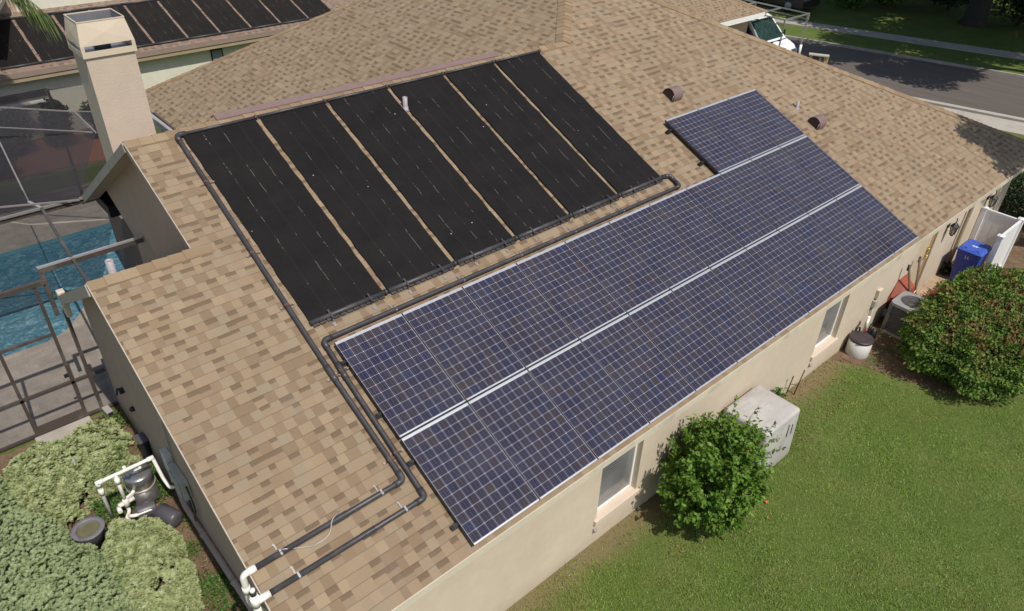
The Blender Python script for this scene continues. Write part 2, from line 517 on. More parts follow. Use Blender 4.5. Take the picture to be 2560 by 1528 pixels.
def matmat():
    t = NT('black_pool_heating_rubber')
    u, v, _ = t.sep(t.uv())              # u 0..4 strips, v metres
    fu = t.math('FRACT', u)
    e = t.math('ABSOLUTE', t.math('SUBTRACT', fu, 0.5))
    iu = t.math('FLOOR', t.math('ADD', u, 0.5))
    seam = t.math('GREATER_THAN', e, 0.484)
    inner = t.math('MULTIPLY', t.math('GREATER_THAN', u, 0.3), t.math('LESS_THAN', u, 3.7))
    n = t.noise(t.comb(t.math('MULTIPLY', iu, 7.7), t.math('MULTIPLY', v, 1.0), t.math('MULTIPLY', t.sep(t.pos())[0], 1.7)), 2.6, 4, 0.75)
    dash = t.math('GREATER_THAN', n, 0.545)
    rib = t.math('FRACT', t.math('MULTIPLY', u, 14.0))
    f = t.noise(t.pos(), 2.0, 6, .65)
    c = t.ramp(f, [(0.3, (0.0078, 0.007, 0.007)), (0.7, (0.0132, 0.0112, 0.0104))])
    c = t.mix(t.math('MULTIPLY', t.math('MULTIPLY', seam, inner), t.math('MULTIPLY_ADD', dash, 0.34, 0.03)), c, (0.30, 0.25, 0.20))
    sp = t.n('ShaderNodeTexVoronoi'); t.l(t.pos(), sp.inputs['Vector']); sp.inputs['Scale'].default_value = 4.5
    dot = t.math('MULTIPLY', t.math('LESS_THAN', sp.outputs['Distance'], 0.055), t.math('GREATER_THAN', t.sep(sp.outputs['Color'])[0], 0.8))
    c = t.mix(t.math('MULTIPLY', dot, 0.8), c, (0.36, 0.34, 0.33))
    t.base(c, 0.75, 0.18)
    t.bump(t.math('ABSOLUTE', t.math('SUBTRACT', rib, .5)), 0.5, 0.006)
    return t.m
M['mat'] = matmat()

def screenmat(name, alpha, col):
    t = NT(name)
    t.base(col, 0.8, 0.2)
    tr = t.n('ShaderNodeBsdfTransparent')
    mx = t.n('ShaderNodeMixShader'); mx.inputs[0].default_value = alpha
    t.l(tr.outputs[0], mx.inputs[1]); t.l(t.b.outputs[0], mx.inputs[2]); t.l(mx.outputs[0], t.out.inputs['Surface'])
    return t.m
M['screen'] = screenmat('insect_screen', 0.60, (0.034, 0.031, 0.035))
M['screen_thin'] = screenmat('insect_screen_wall', 0.16, (0.06, 0.056, 0.052))

# ------------------------------------------------------------------ roof frame
PITCH = math.radians(23.672223885914267)
cp, sp_ = math.cos(PITCH), math.sin(PITCH)
VU = Vector((1, 0, 0)); VV_ = Vector((0, cp, sp_)); VN = Vector((0, -sp_, cp))
GZ = 2.69
def rp(u, v, n=0.0):
    """point on the front roof: u along the eave, v up the slope, n above the shingles"""
    return Vector((0, 0, GZ)) + VU * u + VV_ * v + VN * (n - 0.12)
T = math.tan(PITCH)
def zf(y): return GZ - 0.12 / cp + T * y

# ------------------------------------------------------------------ ground and setting
def groundmat():
    t = NT('lawn_ground')
    p = t.pos()
    f = t.noise(p, 0.8, 6, .65); g = t.noise(p, 60, 3, .7)
    c = t.ramp(f, [(0.3, (0.095, 0.14, 0.030)), (0.55, (0.125, 0.165, 0.042)), (0.75, (0.18, 0.185, 0.065))])
    x, y, _ = t.sep(p)
    # worn, dry strip that follows the house wall
    d = t.math('ADD', t.math('ABSOLUTE', t.math('SUBTRACT', y, 0.4)), t.math('MULTIPLY', t.noise(p, 1.6, 5, .65), 0.9))
    dry = t.math('MULTIPLY', t.ramp(d, [(0.62, 1.0), (1.0, 0.0)]), t.math('MULTIPLY', t.math('GREATER_THAN', x, -2.5), t.math('LESS_THAN', x, 20)))
    c = t.mix(t.math('MULTIPLY', dry, 0.9), c, (0.23, 0.175, 0.095))
    s = t.ramp(t.noise(p, 2.7, 6, .7), [(0.62, 0.0), (0.74, 1.0)])
    c = t.mix(t.math('MULTIPLY', s, 0.35), c, (0.20, 0.17, 0.09))
    c = t.mix(1.0, c, t.ramp(g, [(0.3, .6), (.7, 1.35)]), 'MULTIPLY')
    t.base(c, 0.95, 0.1)
    t.bump(g, 0.8, 0.03)
    return t.m
M['ground'] = groundmat()
def soilmat():
    t = NT('soil_and_mulch')
    p = t.pos()
    c = t.ramp(t.noise(p, 3, 6, .7), [(0.3, (0.13, 0.085, 0.055)), (0.6, (0.22, 0.15, 0.095)), (0.8, (0.31, 0.24, 0.155))])
    c = t.mix(1.0, c, t.ramp(t.noise(p, 45, 4, .8), [(0.3, .55), (.7, 1.45)]), 'MULTIPLY')
    c = t.mix(t.ramp(t.noise(p, 1.9, 5, .6), [(0.56, 0.0), (0.66, .75)]), c, (0.075, 0.11, 0.03))
    t.base(c, 0.95, 0.1); t.bump(t.noise(p, 40, 4, .8), 0.9, 0.03)
    return t.m
M['soil'] = soilmat()
M['mulch'] = simple('red_mulch', (0.19, 0.075, 0.045), 0.95, var=.35, scale=9, bump=.6)
def roadmat():
    t = NT('asphalt'); p = t.pos()
    q = t.n('ShaderNodeMapping'); t.l(p, q.inputs['Vector']); q.inputs['Rotation'].default_value = (0, 0, math.radians(15)); q.inputs['Scale'].default_value = (3.0, 0.25, 1)
    f = t.noise(q.outputs[0], 1.0, 5, .6)
    c = t.ramp(f, [(0.3, (0.100, 0.084, 0.074)), (0.7, (0.132, 0.112, 0.098))])
    c = t.mix(t.ramp(t.noise(p, .8, 6, .7), [(.63, 0.0), (.75, .4)]), c, (0.19, 0.175, 0.165))
    c = t.mix(1.0, c, t.ramp(t.noise(p, 90, 2, .7), [(0.3, .8), (.7, 1.2)]), 'MULTIPLY')
    t.base(c, .9, .25); return t.m
M['road'] = roadmat()
M['concrete'] = simple('concrete', (0.40, 0.36, 0.31), 0.9, var=.12, scale=1.2, dirt=(0.27, 0.24, 0.20))
M['sidewalk'] = simple('sidewalk_concrete', (0.36, 0.33, 0.29), 0.9, var=.12, scale=1.2, dirt=(0.25, 0.22, 0.18))
def pavermat(name, a, b, sx, sy, joint):
    t = NT(name); p = t.pos()
    br = t.n('ShaderNodeTexBrick'); t.l(p, br.inputs['Vector'])
    br.inputs['Scale'].default_value = 1.0; br.inputs['Brick Width'].default_value = sx; br.inputs['Row Height'].default_value = sy
    br.inputs['Mortar Size'].default_value = 0.006; br.inputs['Mortar Smooth'].default_value = .3
    br.inputs['Color1'].default_value = (*a, 1); br.inputs['Color2'].default_value = (*b, 1); br.inputs['Mortar'].default_value = (*joint, 1)
    c = t.mix(1.0, br.outputs['Color'], t.ramp(t.noise(p, 2.2, 5, .65), [(0.3, .80), (.7, 1.18)]), 'MULTIPLY')
    c = t.mix(1.0, c, t.ramp(t.noise(p, 40, 3, .7), [(0.3, .9), (.7, 1.1)]), 'MULTIPLY')
    t.base(c, .88, .25); return t.m
M['paver'] = pavermat('pool_deck_pavers', (0.295, 0.255, 0.215), (0.25, 0.218, 0.187), 0.34, 0.17, (0.24, 0.20, 0.165))
M['patio'] = pavermat('side_patio_pavers', (0.40, 0.29, 0.20), (0.34, 0.24, 0.165), 0.45, 0.45, (0.16, 0.11, 0.08))

def sheet(name, pts, z, m, kind='structure', label=None, uv=None):
    o = MB().poly([(p[0], p[1], z) for p in pts]).build(name, m)
    return tag(o, label, None, None, kind)
# ground with the basin of the pool left open
gm = MB()
PX0, PX1, PY0, PY1 = -9.0, -0.15, 11.55, 16.2
for (x0, x1, y0, y1) in ((-160, PX0, -160, 220), (PX1 + 1.35, 260, -160, 220), (PX0, PX1 + 1.35, -160, PY0), (PX0, PX1 + 1.35, PY1, 220)):
    gm.poly([(x0, y0, 0), (x1, y0, 0), (x1, y1, 0), (x0, y1, 0)])
tag(gm.build('ground', M['ground']), kind='structure', label='green lawn and garden soil around the house')
# pool outline (slanted step corner towards the house)
POOL = [(PX0, PY0), (-2.35, PY0), (-1.95, 11.75), (-1.60, 12.15), (-1.3, 12.6), (-0.2, 12.9), (1.2, 13.0), (1.2, PY1), (PX0, PY1)]
dk = MB()
DZ = 0.03
dk.poly([(-12, 8.62, DZ), (2.0, 8.62, DZ), (2.0, PY0, DZ), (-12, PY0, DZ)])
dk.poly([(-2.35, PY0, DZ), (2.0, PY0, DZ), (2.0, 13.0, DZ), (1.2, 13.0, DZ), (-0.2, 12.9, DZ), (-1.3, 12.6, DZ), (-1.60, 12.15, DZ), (-1.95, 11.75, DZ)])
dk.poly([(1.2, 13.0, DZ), (2.0, 13.0, DZ), (2.0, PY1, DZ), (1.2, PY1, DZ)])
dk.poly([(-12, PY1, DZ), (2.0, PY1, DZ), (2.0, 19.2, DZ), (-12, 19.2, DZ)])
dk.poly([(-12, PY0, DZ), (PX0, PY0, DZ), (PX0, PY1, DZ), (-12, PY1, DZ)])
tag(dk.build('pool_deck', M['paver']), kind='structure', label='beige paver deck around the swimming pool')
bs = MB()
for i in range(len(POOL)):
    a, b = POOL[i], POOL[(i + 1) % len(POOL)]
    bs.poly([(a[0], a[1], -1.3), (b[0], b[1], -1.3), (b[0], b[1], DZ), (a[0], a[1], DZ)])
bs.poly([(a[0], a[1], -1.3) for a in POOL])
tag(bs.build('pool_basin', simple('pool_plaster', (0.10, 0.25, 0.30), .7, var=.1, scale=2)), kind='structure')
def watermat():
    t = NT('pool_water'); p = t.pos()
    w = t.n('ShaderNodeTexVoronoi', feature='F1'); 
    q = t.n('ShaderNodeVectorMath', operation='ADD'); t.l(p, q.inputs[0])
    nz = t.n('ShaderNodeTexNoise'); t.l(p, nz.inputs['Vector']); nz.inputs['Scale'].default_value = 2.5; nz.inputs['Detail'].default_value = 3
    sc = t.n('ShaderNodeVectorMath', operation='SCALE'); t.l(nz.outputs['Color'], sc.inputs[0]); sc.inputs['Scale'].default_value = 0.5
    t.l(sc.outputs[0], q.inputs[1]); t.l(q.outputs[0], w.inputs['Vector']); w.inputs['Scale'].default_value = 4.5
    h = t.math('ADD', t.math('MULTIPLY', w.outputs['Distance'], 0.8), t.noise(p, 9, 4, .65))
    f = t.noise(p, 6.0, 5, .7, 1.2)
    c = t.ramp(f, [(0.32, (0.040, 0.135, 0.185)), (0.52, (0.08, 0.19, 0.245)), (0.68, (0.22, 0.36, 0.41))])  # pale ramp tones paint ripple highlights and sparkle into the water colour
    t.base(c, 0.07, 0.6)
    t.b.inputs['Transmission Weight'].default_value = 0.12
    t.b.inputs['IOR'].default_value = 1.33
    t.bump(h, 0.7, 0.07)
    return t.m
wt = MB(); wt.poly([(a[0], a[1], -0.08) for a in POOL])
tag(wt.build('pool_water', watermat()), kind='structure', label='rippling turquoise water of the swimming pool')
# soil beds
def blob(cx, cy, rx, ry, n=40, seed=1):
    r = random.Random(seed); ph = [r.random() * 6.28 for _ in range(4)]
    return [(cx + rx * math.cos(a) * (1 + .07 * math.sin(3 * a + ph[0]) + .05 * math.sin(5 * a + ph[1])), cy + ry * math.sin(a) * (1 + .07 * math.sin(4 * a + ph[2]) + .05 * math.sin(7 * a + ph[3]))) for a in [2 * math.pi * i / n for i in range(n)]]
sheet('soil_bed', [(-12, 1.0), (-5, 0.5), (-1.9, 0.4), (-1.9, 8.52), (-12, 8.52)], 0.008, M['soil'])
sheet('mulch_bed', [(10.2, .4), (10.5, -.15), (10.7, -.9), (11.1, -1.9), (11.9, -2.7), (13.2, -2.95), (15.5, -2.95), (17, -2.0), (17.2, .4)], 0.008, M['soil'])
sheet('mulch_path', [(17.2, .42), (17.3, -.6), (19.5, -2.5), (23, -2.5), (23, 5), (19.0, 5), (19.0, .42)], 0.010, M['soil'])
sheet('garden_mulch', [(-14, 21.0), (-1.6, 20.7), (-.2, 20.9), (.9, 20.75), (2.6, 20.6), (3.5, 23.7), (-14, 23.7)], 0.010, M['mulch'])
sheet('side_patio', [(13.2, .42), (13.2, -.62), (17.3, -.62), (17.3, .42)], 0.022, M['patio'])
# road: near and far kerb lines run almost along y
def rx_near(y): return 28.81 - 0.262 * (y - 6.96)
def rx_far(y): return 34.1 - 0.275 * (y - 11.12)
ys = [-60, 110]
sheet('road', [(rx_near(ys[0]), ys[0]), (rx_far(ys[0]), ys[0]), (rx_far(ys[1]), ys[1]), (rx_near(ys[1]), ys[1])], 0.012, M['road'])
def strip(name, f, w0, w1, h, m):
    b = MB()
    a0, a1 = (f(ys[0]) + w0, ys[0]), (f(ys[0]) + w1, ys[0]); b0, b1 = (f(ys[1]) + w0, ys[1]), (f(ys[1]) + w1, ys[1])
    b.poly([(*a0, h), (*a1, h), (*b1, h), (*b0, h)])
    b.poly([(*a0, 0), (*a0, h), (*b0, h), (*b0, 0)]); b.poly([(*a1, 0), (*b1, 0), (*b1, h), (*a1, h)])
    return tag(b.build(name, m), kind='structure')
strip('kerb', rx_far, 0.0, 0.16, 0.11, M['sidewalk'])
strip('kerb', rx_near, -0.30, 0.0, 0.10, M['concrete'])
strip('pavement', rx_near, -1.9, -0.42, 0.045, M['concrete'])
strip('pavement', lambda y: 36.9 - 0.32 * (y - 12.43), 0.0, 1.15, 0.05, M['sidewalk'])
# ------------------------------------------------------------------ the house
house = thing('house', (8.5, 5, 0), 'tan shingle roofed stucco house with a chimney and solar panels', 'house')
UVROOF = lambda pts: [(p[0], p[1] / cp) for p in pts]
rf = MB()
def rpoly(b, pts, ax, org=(0, 0), extra=0.0):
    """roof plane with UV in metres: ax is the direction of the eave, 'up' across it"""
    ax = Vector((ax[0], ax[1], 0)).normalized(); up = Vector((-ax.y, ax.x, 0))
    uv = [((p[0] - org[0]) * ax.x + (p[1] - org[1]) * ax.y, ((p[0] - org[0]) * up.x + (p[1] - org[1]) * up.y) / cp + extra) for p in pts]
    b.poly(pts, uv)
JX, JY = 8.06, 6.95; ZJ = zf(6.95)
RL = -2.2; UL = -0.87
AX_, AY_ = 10.24, 9.10; ZA = zf(AY_)
front = [(RL, 0), (19.35, 0), (AX_, AY_), (JX, JY), (UL, 6.95), (UL, 4.95), (RL, 4.95)]
rpoly(rf, [(x, y, zf(y)) for x, y in front], (1, 0))
# back slope of the small gable, back slope of the tall gable
z5 = zf(4.95)
rpoly(rf, [(-0.6, 4.95, z5), (RL, 4.95, z5), (RL, 8.15, z5 - .57 * 3.2), (-0.6, 8.15, z5 - .57 * 3.2)], (-1, 0))
zb = lambda y: ZJ - 0.575 * (y - 6.95)
rpoly(rf, [(JX, JY, ZJ), (UL, 6.95, ZJ), (UL, 11.6, zb(11.6)), (1.96, 11.6, zb(11.6))], (-1, 0))
# side plane that faces -x
zx = lambda x: ZJ - T * (JX - x)
rpoly(rf, [(JX, JY, ZJ), (1.96, 11.6, zx(1.96)), (2.0, 17.1, zx(2.0)), (7.4, 13.9, zx(7.4)), (AX_, AY_, zx(AX_))], (0, -1), org=(1.96, 0))
# remaining hip planes
rpoly(rf, [(2.0, 17.1, zx(2.0)), (14, 17.1, zx(2.0)), (AX_, AY_, ZA)], (-1, 0))
rpoly(rf, [(2.0, 17.1, zx(2.0)), (7.4, 13.9, zx(7.4)), (AX_, AY_, ZA - .005)], (-1, 0))
rpoly(rf, [(19.35, 0, zf(0)), (19.35, 18, zf(0)), (AX_, AY_, ZA)], (0, 1), org=(19.35, 0))
# garage wing
zg = lambda y: zf(0) + T * (y - 13.2)
rpoly(rf, [(10.5, 13.2, zg(13.2)), (26.7, 13.2, zg(13.2)), (22.3, 17.6, zg(17.6)), (10.5, 17.6, zg(17.6))], (1, 0))
rpoly(rf, [(26.7, 13.2, zg(13.2)), (26.7, 22, zg(13.2)), (22.3, 17.6, zg(17.6))], (0, 1), org=(26.7, 0))
roof = rf.build('roof', M['shingle'], house)
# ridge and hip cap shingles, each run its own piece of the roof
def caps(p, q, wa, wb, expo=0.145, hw=0.15):
    """folded cap tiles from p to q; wa and wb are the downhill directions of the two sides"""
    p = Vector(p); q = Vector(q); d = q - p; L = d.length; d.normalize()
    wa = Vector(wa); wb = Vector(wb)
    b = MB(); n = int(L / expo)
    up = Vector((0, 0, 1))
    for i in range(n):
        s = p + d * (i * expo); e = s + d * (expo * 1.9)
        j = random.uniform(-.006, .006)
        h0, h1 = 0.034 + j, 0.010
        for w in (wa, wb):
            k = hw + random.uniform(-.008, .008)
            a0, a1 = s + up * h0, e + up * h1
            b0, b1 = s + w * k + up * h0 * .8, e + w * k + up * h1
            t0, t1 = s + up * 0.0, s + w * k
            b.poly([a0, a1, b1, b0]); b.poly([t0, a0, b0, t1]); b.poly([b0, b1, b1 - up * .02, b0 - up * .03])
    return b.build('ridge_cap', M['cap'], roof)
dn_f = Vector((0, -1, -T)).normalized(); dn_b = Vector((0, 1, -.575)).normalized(); dn_l = Vector((-1, 0, -T)).normalized(); dn_r = Vector((1, 0, -T)).normalized()
caps((UL, 6.95, ZJ), (JX, 6.95, ZJ), dn_f, dn_b, .2)
caps((RL, 4.95, z5), (UL + .25, 4.95, z5), dn_f, dn_b, .2)
def hipdir(w, d): 
    d = Vector(d).normalized(); w = Vector(w); return (w - d * w.dot(d)).normalized()
dL = Vector((AX_ - JX, AY_ - JY, ZA - ZJ)); caps((JX, JY, ZJ), (AX_, AY_, ZA), hipdir(dn_f, dL), hipdir(dn_l, dL), .145, .17)
dR = Vector((AX_ - 19.35, AY_, ZA - zf(0))); caps((19.35, 0, zf(0)), (AX_, AY_, ZA), hipdir(dn_f, dR), hipdir(dn_r, dR), .145, .17)
dB = Vector((5.4, -3.2, zx(7.4) - zx(2.0))); caps((2.0, 17.1, zx(2.0)), (7.4, 13.9, zx(7.4)), hipdir(dn_l, dB), hipdir((0, 1, -.5), dB), .145, .13)
dG = Vector((-4.4, 4.4, zg(17.6) - zg(13.2))); caps((26.7, 13.2, zg(13.2)), (22.3, 17.6, zg(17.6)), hipdir(dn_f, dG), hipdir(dn_r, dG), .2, .15)
# fascia, drip edge and soffit
ZE = zf(0)
MB().box(RL, 19.35, -0.012, 0.014, ZE - .115, ZE - .004).build('fascia', M['fascia'], house)
MB().poly([(RL, .016, ZE - .11), (RL, .418, ZE - .11), (19.35, .418, ZE - .11), (19.35, .016, ZE - .11)]).poly([(18.9, .42, ZE - .11), (19.33, .42, ZE - .11), (19.33, 18, ZE - .11), (18.9, 18, ZE - .11)]).build('soffit', M['soffit'], house)
MB().box(19.338, 19.362, 0.0, 18, ZE - .15, ZE - .004).build('fascia', M['fascia'], house)
MB().box(10.5, 26.7, 13.18, 13.21, zg(13.2) - .20, zg(13.2) - .004).box(26.69, 26.715, 13.21, 22, zg(13.2) - .2, zg(13.2) - .004).build('fascia', M['white'], house)
dr = MB()
dr.bar((RL - .006, 0.0, ZE + .002), (RL - .006, 4.95, z5 + .002), .014, .02)
dr.bar((UL - .006, 4.98, z5 + .003), (UL - .006, 6.95, ZJ + .003), .014, .02)
dr.build('drip_edge', M['drip'], house)
rk = MB()
rk.bar((RL + .01, 0.02, ZE - .075), (RL + .01, 4.95, z5 - .075), .02, .13)
rk.bar((UL + .012, 4.95, z5 - .08), (UL + .012, 6.95, ZJ - .08), .02, .14)
rk.build('rake_board', M['stucco_grey'], house)
bk = MB()
bk.bar((RL + .0, 4.96, z5 - .10), (RL + .0, 8.15, z5 - .57 * 3.2 - .10), .05, .16)
bk.bar((UL - .004, 6.97, ZJ - .075), (UL - .004, 11.6, zb(11.6) - .075), .03, .14)
bk.box(RL + .02, -0.62, 8.14, 8.17, z5 - .57 * 3.2 - .20, z5 - .57 * 3.2 - .01)
bk.build('weathered_rake_board', M['mossy'], house)
MB().poly([(RL + .02, .1, ZE - .1), (-1.88, .1, ZE - .1), (-1.88, 4.95, z5 - .17), (RL + .02, 4.95, z5 - .17)]).poly([(RL + .02, 4.95, z5 - .17), (-1.88, 4.95, z5 - .17), (-1.88, 8.14, z5 - 1.98), (RL + .02, 8.14, z5 - 1.98)]).build('rake_soffit', M['soffit'], house)
# front wall with two window openings and a door opening, real jambs
def wall_open(b, x0, x1, y, z1, holes, depth):
    xs = sorted({x0, x1, *[h[0] for h in holes], *[h[1] for h in holes]})
    for a, c in zip(xs, xs[1:]):
        hs = [h for h in holes if h[0] <= a + 1e-6 and h[1] >= c - 1e-6]
        if not hs:
            b.poly([(a, y, 0), (c, y, 0), (c, y, z1), (a, y, z1)]); continue
        h = hs[0]
        if h[2] > 0.001: b.poly([(a, y, 0), (c, y, 0), (c, y, h[2]), (a, y, h[2])])
        b.poly([(a, y, h[3]), (c, y, h[3]), (c, y, z1), (a, y, z1)])
    for h in holes:
        x, X, z, Z = h; d = y + depth
        b.poly([(x, y, z), (x, d, z), (x, d, Z), (x, y, Z)]); b.poly([(X, y, z), (X, y, Z), (X, d, Z), (X, d, z)])
        b.poly([(x, y, Z), (x, d, Z), (X, d, Z), (X, y, Z)]); b.poly([(x, y, z), (X, y, z), (X, d, z), (x, d, z)])
WY = 0.42; ZT = ZE - .108
HOLES = [(2.78, 3.72, 0.56, 2.05), (9.23, 10.16, 0.56, 2.05), (13.42, 14.36, 0.03, 2.06)]
wl = MB()
wall_open(wl, -1.88, 18.9, WY, ZT, HOLES, .14)
wl.build('front_wall', M['stucco'], house)
lw = MB()
lw.poly([(-1.88, .42, 0), (-1.88, .42, ZT), (-1.88, 4.95, z5 - .12), (-1.88, 8.15, z5 - 1.95), (-1.88, 8.55, 2.55), (-1.88, 8.55, 0)])
lw.poly([(-1.88, 8.55, 0), (-1.88, 8.55, 2.6), (-.6, 8.55, 2.6), (-.6, 8.55, 0)])
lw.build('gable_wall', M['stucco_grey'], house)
gw = MB()
gw.poly([(-.6, 4.4, 0), (-.6, 4.4, zf(4.4) - .06), (-.6, 6.95, ZJ - .08), (-.6, 11.2, zb(11.2) - .06), (-.6, 10.45, 3.45), (-.6, 9.24, 2.92), (-.6, 9.24, 0)])
gw.poly([(-.6, 9.24, 0), (-.6, 9.24, 2.94), (-.08, 9.24, 2.94), (-.08, 9.24, 0)])
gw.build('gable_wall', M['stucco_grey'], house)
MB().poly([(UL + .012, 6.98, ZJ - .14), (UL + .012, 11.6, zb(11.6) - .14), (-.6, 11.6, zb(11.6) - .14), (-.6, 6.98, ZJ - .14)]).poly([(UL + .03, 4.95, z5 - .16), (UL + .03, 6.95, ZJ - .16), (-.6, 6.95, ZJ - .16), (-.6, 4.95, z5 - .16)]).build('rake_soffit', M['soffit'], house)
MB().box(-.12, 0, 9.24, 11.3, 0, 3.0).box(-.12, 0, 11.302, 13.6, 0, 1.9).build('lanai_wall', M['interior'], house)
MB().box(-.62, -.13, 10.7, 11.62, 2.76, 3.0).build('lanai_beam', M['darkmetal'], house)
ow = MB()
ow.poly([(18.9, .42, 0), (18.9, 13.7, 0), (18.9, 13.7, ZT), (18.9, .42, ZT)])
MB().poly([(2.4, 11.6, 0), (2.4, 16.7, 0), (2.4, 16.7, 2.7), (2.4, 11.6, 2.7)]).build('lanai_back_wall', M['stucco_grey'], house)
ow.poly([(18.9, 13.7, 0), (26.2, 13.7, 0), (26.2, 13.7, zg(13.2) - .1), (18.9, 13.7, zg(13.2) - .1)])
ow.poly([(26.2, 13.7, 0), (26.2, 21, 0), (26.2, 21, zg(13.2) - .1), (26.2, 13.7, zg(13.2) - .1)])
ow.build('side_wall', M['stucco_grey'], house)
MB().box(1.86, 1.955, 11.7, 16.95, zx(1.96) - .15, zx(1.96) - .01).build('gutter', M['white'], house)
MB().box(1.957, 2.12, 11.7, 16.95, zx(1.96) - .14, zx(1.96) - .05).build('soffit', M['darkmetal'], house)
# windows
def window(x0, x1, z0, z1):
    y = WY + .10
    f = MB(); w = .045
    f.box(x0, x0 + w, y, y + .035, z0, z1).box(x1 - w, x1, y, y + .035, z0, z1)
    f.box(x0 + w, x1 - w, y, y + .035, z0, z0 + w).box(x0 + w, x1 - w, y, y + .035, z1 - w, z1)
    zm = z0 + (z1 - z0) * .80
    f.box(x0 + w, x1 - w, y - .012, y + .03, zm, zm + .10)
    fr = f.build('window', M['white'], house, bevel=.004)
    MB().poly([(x0 + w, y + .022, z0 + w), (x1 - w, y + .022, z0 + w), (x1 - w, y + .022, z1 - w), (x0 + w, y + .022, z1 - w)]).build('pane', M['blind'], fr)
    MB().box(x0 - .05, x1 + .06, WY - .045, WY + .098, z0 - .09, z0 + .005).build('sill', M['sill'], fr, bevel=.008)
window(2.78, 3.72, 0.56, 2.05)
window(9.23, 10.16, 0.56, 2.05)
# side door, set back in its jamb, with brass lever and a yellow trim strip
dm = MB(); dm.box(13.43, 14.35, WY + .065, WY + .11, .04, 2.05)
door = dm.build('door', M['doorpaint'], house)
hb = MB(); hb.tube([(14.22, WY - .01, 1.06), (14.22, WY + .07, 1.06)], .022, 8); hb.tube([(14.22, WY - .005, 1.06), (14.11, WY - .005, 1.06)], .012, 8)
hb.tube([(14.22, WY + .0, 1.24), (14.22, WY + .07, 1.24)], .026, 10)
hb.box(14.195, 14.245, WY + .052, WY + .063, 1.0, 1.28)
hb.build('handle', M['brass'], door)
MB().box(14.29, 14.345, WY + .048, WY + .064, .05, 2.05).build('weather_strip', simple('yellow_trim', (.55, .40, .17), .5), door)
# chimney on the tall gable
CX0, CX1, CY0, CY1 = -0.825, -0.125, 7.95, 8.60
ch = MB()
bz = [(CX0, CY0, zb(CY0) - .12), (CX1, CY0, zb(CY0) - .12), (CX1, CY1, zb(CY1) - .12), (CX0, CY1, zb(CY1) - .12)]
for i in range(4):
    a, b_ = bz[i], bz[(i + 1) % 4]; ch.poly([a, b_, (b_[0], b_[1], 6.59), (a[0], a[1], 6.59)])
ch.poly([(p[0], p[1], 6.59) for p in bz])
chim = ch.build('chimney', M['chimney'], house)
cap = MB()
x0, x1, y0, y1 = CX0 - .03, CX1 + .03, CY0 - .03, CY1 + .03
za, zc, zd, ze = 6.57, 6.655, 6.735, 7.06
def ringbox(b, z0, z1, t=.02):
    b.box(x0, x1, y0, y0 + t, z0, z1); b.box(x0, x1, y1 - t, y1, z0, z1)
    b.box(x0, x0 + t, y0 + t, y1 - t, z0, z1); b.box(x1 - t, x1, y0 + t, y1 - t, z0, z1)
ringbox(cap, za, zc)
for (px, py) in ((x0, y0), (x1 - .05, y0), (x0, y1 - .05), (x1 - .05, y1 - .05)):
    cap.box(px, px + .05, py, py + .05, zc, zd)
ins = .055
lo = [(x0, y0), (x1, y0), (x1, y1), (x0, y1)]; hi = [(x0 + ins, y0 + ins), (x1 - ins, y0 + ins), (x1 - ins, y1 - ins), (x0 + ins, y1 - ins)]
for i in range(4):
    a, b_, c, d = lo[i], lo[(i + 1) % 4], hi[(i + 1) % 4], hi[i]
    m_ = [(a[0] + b_[0] + c[0] + d[0]) / 4, (a[1] + b_[1] + c[1] + d[1]) / 4, (zd + ze) / 2]
    out = Vector(((a[0] + b_[0]) / 2 - (x0 + x1) / 2, (a[1] + b_[1]) / 2 - (y0 + y1) / 2, 0)).normalized() * .012
    mid_ = (m_[0] + out.x, m_[1] + out.y, m_[2])
    q = [(a[0], a[1], zd), (b_[0], b_[1], zd), (c[0], c[1], ze), (d[0], d[1], ze)]
    for k in range(4): cap.poly([q[k], q[(k + 1) % 4], mid_])
    cap.bar(q[3], q[2], .016, .016)
cap.build('chimney_cap', M['pink_cap'], chim)
inn = MB()
for i in range(4):
    a, b_ = hi[i], hi[(i + 1) % 4]
    s = .012
    ca = ((x0 + x1) / 2, (y0 + y1) / 2)
    A = (a[0] + (ca[0] - a[0]) * .05, a[1] + (ca[1] - a[1]) * .05); B = (b_[0] + (ca[0] - b_[0]) * .05, b_[1] + (ca[1] - b_[1]) * .05)
    inn.poly([(A[0], A[1], zd + .02), (B[0], B[1], zd + .02), (B[0], B[1], ze - .01), (A[0], A[1], ze - .01)])
inn.poly([(x0 + .03, y0 + .03, 6.605), (x1 - .03, y0 + .03, 6.605), (x1 - .03, y1 - .03, 6.605), (x0 + .03, y1 - .03, 6.605)])
inn.lathe(((x0 + x1) / 2, (y0 + y1) / 2, 6.61), [(.12, 0), (.12, .22)], 20)
inn.build('flue', M['galv_in'], chim)
# downspout near the trash enclosure
ds = MB(); ds.tube(bend([(15.92, .10, ZE - .13), (15.92, .34, ZE - .35), (15.92, .34, .1), (15.92, .15, .06)], .08), .045, 8)
ds.build('downspout', M['tanfascia'], house)

# ridge vent strip (long folded metal) and other roof fittings
rv = MB()
zr = ZJ + .085
for (y0_, y1_, za_, zb_) in ((6.93, 7.04, zr - .045, zr), (7.04, 7.18, zr, zr - .075)):
    rv.poly([(0.52, y0_, za_), (6.25, y0_, za_), (6.25, y1_, zb_), (0.52, y1_, zb_)])
rv.poly([(0.52, 6.93, zr - .045), (0.52, 6.93, zr - .075), (6.25, 6.93, zr - .075), (6.25, 6.93, zr - .045)])
rv.poly([(0.52, 6.93, zr - .075), (0.52, 6.93, zr - .045), (0.52, 7.04, zr), (0.52, 7.18, zr - .075), (.52, 7.18, zr - .1), (.52, 7.04, zr - .03)])
o = rv.build('ridge_vent', M['vent'])
tag(o, 'long mauve brown metal ridge vent along the roof ridge above the black mats', 'roof vent')

